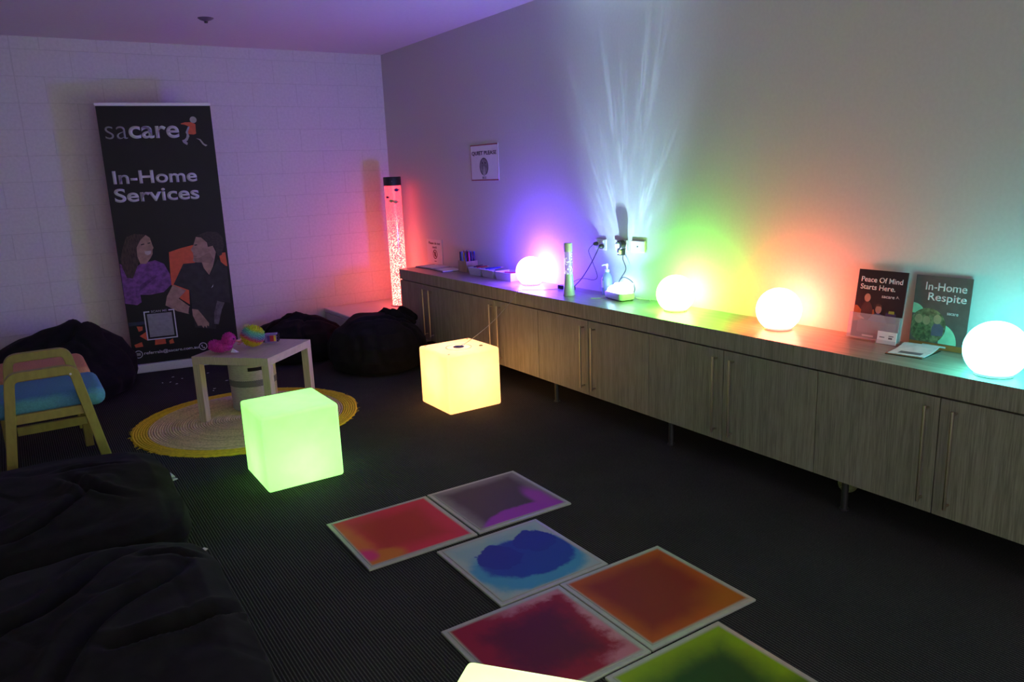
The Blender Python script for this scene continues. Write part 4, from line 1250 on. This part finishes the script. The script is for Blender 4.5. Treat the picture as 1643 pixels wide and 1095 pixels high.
# ================================================================== BEANBAGS
def interp(prof, t):
    for (t0, r0, z0), (t1, r1, z1) in zip(prof, prof[1:]):
        if t <= t1:
            k = (t - t0) / (t1 - t0); k = k * k * (3 - 2 * k) * .35 + k * .65
            return r0 + (r1 - r0) * k, z0 + (z1 - z0) * k
    return prof[-1][1], prof[-1][2]
SLUMP = [(0, 0.02, 0), (.12, .80, 0), (.20, .93, .06), (.34, 1.0, .26), (.50, .96, .50), (.66, .80, .74), (.80, .55, .90), (.92, .25, .985), (1, .01, 1.0)]
FLAT = [(0, 0.02, 0), (.16, .90, 0), (.24, .97, .16), (.34, 1.0, .42), (.45, .97, .68), (.58, .84, .86), (.74, .58, .97), (.88, .28, 1.0), (1, .01, 1.0)]
def bag_mesh(rx, ry, h, prof, seed, power=2.0, amp=.03, folds=(), peak=(0, 0), nu=120, nv=56, lean=(0, 0), tilt=(0, 0), sag=()):
    b = B(); rings = []
    for i in range(nv + 1):
        t = i / nv
        r, z = interp(prof, t)
        ring = []
        for j in range(nu):
            a = 2 * PI * j / nu
            ca, sa = math.cos(a), math.sin(a)
            k = 1.0 / (abs(ca) ** power + abs(sa) ** power) ** (1 / power)
            kk = 1 + (k - 1) * min(1, r * 1.1)
            x, y = rx * r * kk * ca, ry * r * kk * sa
            zz = z * h
            up = max(0.0, z)
            x += lean[0] * up ** 2; y += lean[1] * up ** 2
            nv3 = Vector((x * 2.6 + seed * 7.1, y * 2.6 + seed * 3.3, zz * 2.6))
            d = noise.noise(nv3) * amp + noise.noise(nv3 * 2.7) * amp * .45
            rid = 1 - abs(noise.noise(Vector((x * 3.2 + seed, y * 3.2 - seed, zz * 2.0)))) * 2
            d -= max(0, rid - .80) * amp * 2.4 * min(1, up * 2.5)
            rr = math.hypot(x, y) + 1e-6
            if z > 0:
                x += x / rr * d * r; y += y / rr * d * r
            if z > .02:
                zz += d * .9 * up + (x / rx * tilt[0] + y / ry * tilt[1]) * up
                for (fx, fy, fa, ln, dep, wd) in folds:      # drawn-in creases
                    dx, dy = x - fx, y - fy
                    u = dx * math.cos(fa) + dy * math.sin(fa); v = -dx * math.sin(fa) + dy * math.cos(fa)
                    v += .035 * math.sin(u * 9 + fx * 20)
                    g = math.exp(-(v / wd) ** 2) * math.exp(-(u / ln) ** 4)
                    zz -= dep * g * up
                    zz += dep * .35 * math.exp(-((abs(v) - 2.2 * wd) / wd) ** 2) * math.exp(-(u / ln) ** 4) * up
                for (px, py, pr, ph) in sag:
                    zz += ph * math.exp(-(((x - px) ** 2 + (y - py) ** 2) / pr ** 2)) * up
            ring.append((x, y, max(zz, 0.0)))
        rings.append(ring)
    return b.rings(rings)
def beanbag(cx, cy, label, mesh, extra=None, name='beanbag'):
    t = thing(name, label, 'beanbag', (cx, cy, 0))
    mesh.build('cover', black_fab, t, smooth=True, angle=180)
    return t
beanbag(-3.12, -.66, 'big slumped black beanbag against the wall behind the orange seat',
        bag_mesh(.52, .54, .46, SLUMP, 1, amp=.045, folds=[(.1, .0, .9, .3, .03, .03)], sag=[(.16, .12, .22, .09)], lean=(.06, .16)))
t = beanbag(-1.275, -.61, 'low flattened black beanbag at the wall behind the coffee table',
        bag_mesh(.43, .42, .345, SLUMP, 3, amp=.045, folds=[(-.12, .02, .15, .30, .05, .025), (.15, -.10, -.5, .22, .04, .03)], sag=[(.03, .12, .12, .04), (.24, .05, .10, .03)]))
t = beanbag(-.862, -1.430, 'plump black beanbag with a gathered top between the plinth and the cabinets',
        bag_mesh(.405, .425, .43, SLUMP, 5, amp=.035, folds=[(.05, -.12, -.1, .25, .035, .02)], sag=[(-.10, .18, .10, .04)]))
g = B(); rings = []
for i in range(15):
    tt = i / 14; ring = []
    r = .155 * (1 - .55 * tt) * (1 + .25 * math.sin(tt * PI))
    for j in range(48):
        a = 2 * PI * j / 48
        k = 1 + .13 * math.sin(5 * a + 2.5 * tt) + .09 * math.sin(11 * a - 3 * tt)
        ring.append((.165 + r * 1.25 * k * math.cos(a), .02 + r * .85 * k * math.sin(a), .325 + .120 * tt + .022 * math.sin(3 * a + 1) * tt))
    rings.append(ring)
g.rings(rings)
g.build('gathered_top', dark_fab, t, smooth=True, angle=180)

u1 = beanbag(-3.43, -3.46, 'large flat black floor cushion at the feet of the blue armchair',
        bag_mesh(.625, .62, .245, FLAT, 7, power=5.5, amp=.018, nu=180, nv=80,
                 folds=[(.28, -.05, 2.2, .20, .040, .022), (.12, -.25, .7, .25, .040, .025), (.30, .22, .1, .13, .025, .02)]))
u2 = beanbag(-3.46, -4.78, 'large flat black floor cushion lying nearest the camera, with deep creases',
        bag_mesh(.640, .68, .265, FLAT, 11, power=5.0, amp=.020, nu=180, nv=80,
                 folds=[(.10, .25, .7, .45, .040, .028), (.25, .0, .9, .40, .040, .028), (.48, .38, 2.4, .10, .035, .018), (.42, -.12, .2, .20, .055, .025)]))
def side_tag(par, y, z, sz, rz):
    """a sewn-in tag on the cushion's side seam"""
    cov = par.children[0].data
    q = min((v.co for v in cov.vertices if v.co.x > .3), key=lambda c: abs(c.y - y) + abs(c.z - z) * 1.5)
    tag(B().box((q.x + .010, q.y, q.z), sz, rz=rz).build('care_tag', paper, par), 'white sewn-in tag')
side_tag(u1, .26, .10, (.030, .085, .004), .15)
side_tag(u1, -.12, .09, (.024, .032, .004), .3)
side_tag(u1, -.34, .10, (.026, .075, .004), .35)
side_tag(u2, .52, .14, (.060, .020, .004), .5)

# ================================================================== SMALL THINGS
t = thing('tennis_ball', 'greenish ball on the carpet under the cabinets behind a leg', 'ball', (-.175, -5.268, 0))
bm_ = M('felt_ball', (.19, .22, .09), rough=.9, var=.2, scale=90)
B().sphere((0, 0, .044), .044, 32, 20).build('felt', bm_, t, smooth=True, angle=180)
sm = [Vector((.0440 * math.cos(a) * math.cos(.55 * math.sin(2 * a)), .0440 * math.sin(a) * math.cos(.55 * math.sin(2 * a)), .044 + .0440 * math.sin(.55 * math.sin(2 * a)))) for a in [2 * PI * k / 64 for k in range(65)]]
B().tube(sm, .0011, 5).build('seam', M('pale_seam', (.4, .42, .3)), t)

t = thing('ceiling_sprinkler', 'small dark round fitting on the ceiling', 'ceiling fitting', (-1.88, -1.18, HC - .022))
B().lathe([(.014, 0), (.040, .010), (.055, .020), (.055, .0215)], 28).build('rose', M('grey_fitting', (.12, .11, .12), rough=.5), t, smooth=True)
B().lathe([(.003, -.014), (.012, -.012), (.012, 0), (.004, .002)], 16).build('head', dark_metal, t, smooth=True)

random.seed(9)
for k, (x, y) in enumerate([(-2.343, -.638), (-2.29, -.741), (-2.39, -.80), (-2.362, -.892), (-2.172, -1.307), (-2.445, -.784), (-2.016, -1.063), (-2.153, -1.248), (-2.084, -.70)]):
    b = B(); n = 5
    pts = [(.013 * random.uniform(.5, 1.2) * math.cos(2 * PI * i / n), .006 * random.uniform(.5, 1.2) * math.sin(2 * PI * i / n)) for i in range(n)]
    b.prism(pts, 0, .0015)
    o = b.build('paper_scrap', paper, loc=(x, y, .0003))
    o.rotation_euler = (0, 0, random.uniform(0, 3))
    tag(o, 'tiny white paper scrap on the dark carpet near the banner', 'paper scrap', 'paper scraps on the carpet')
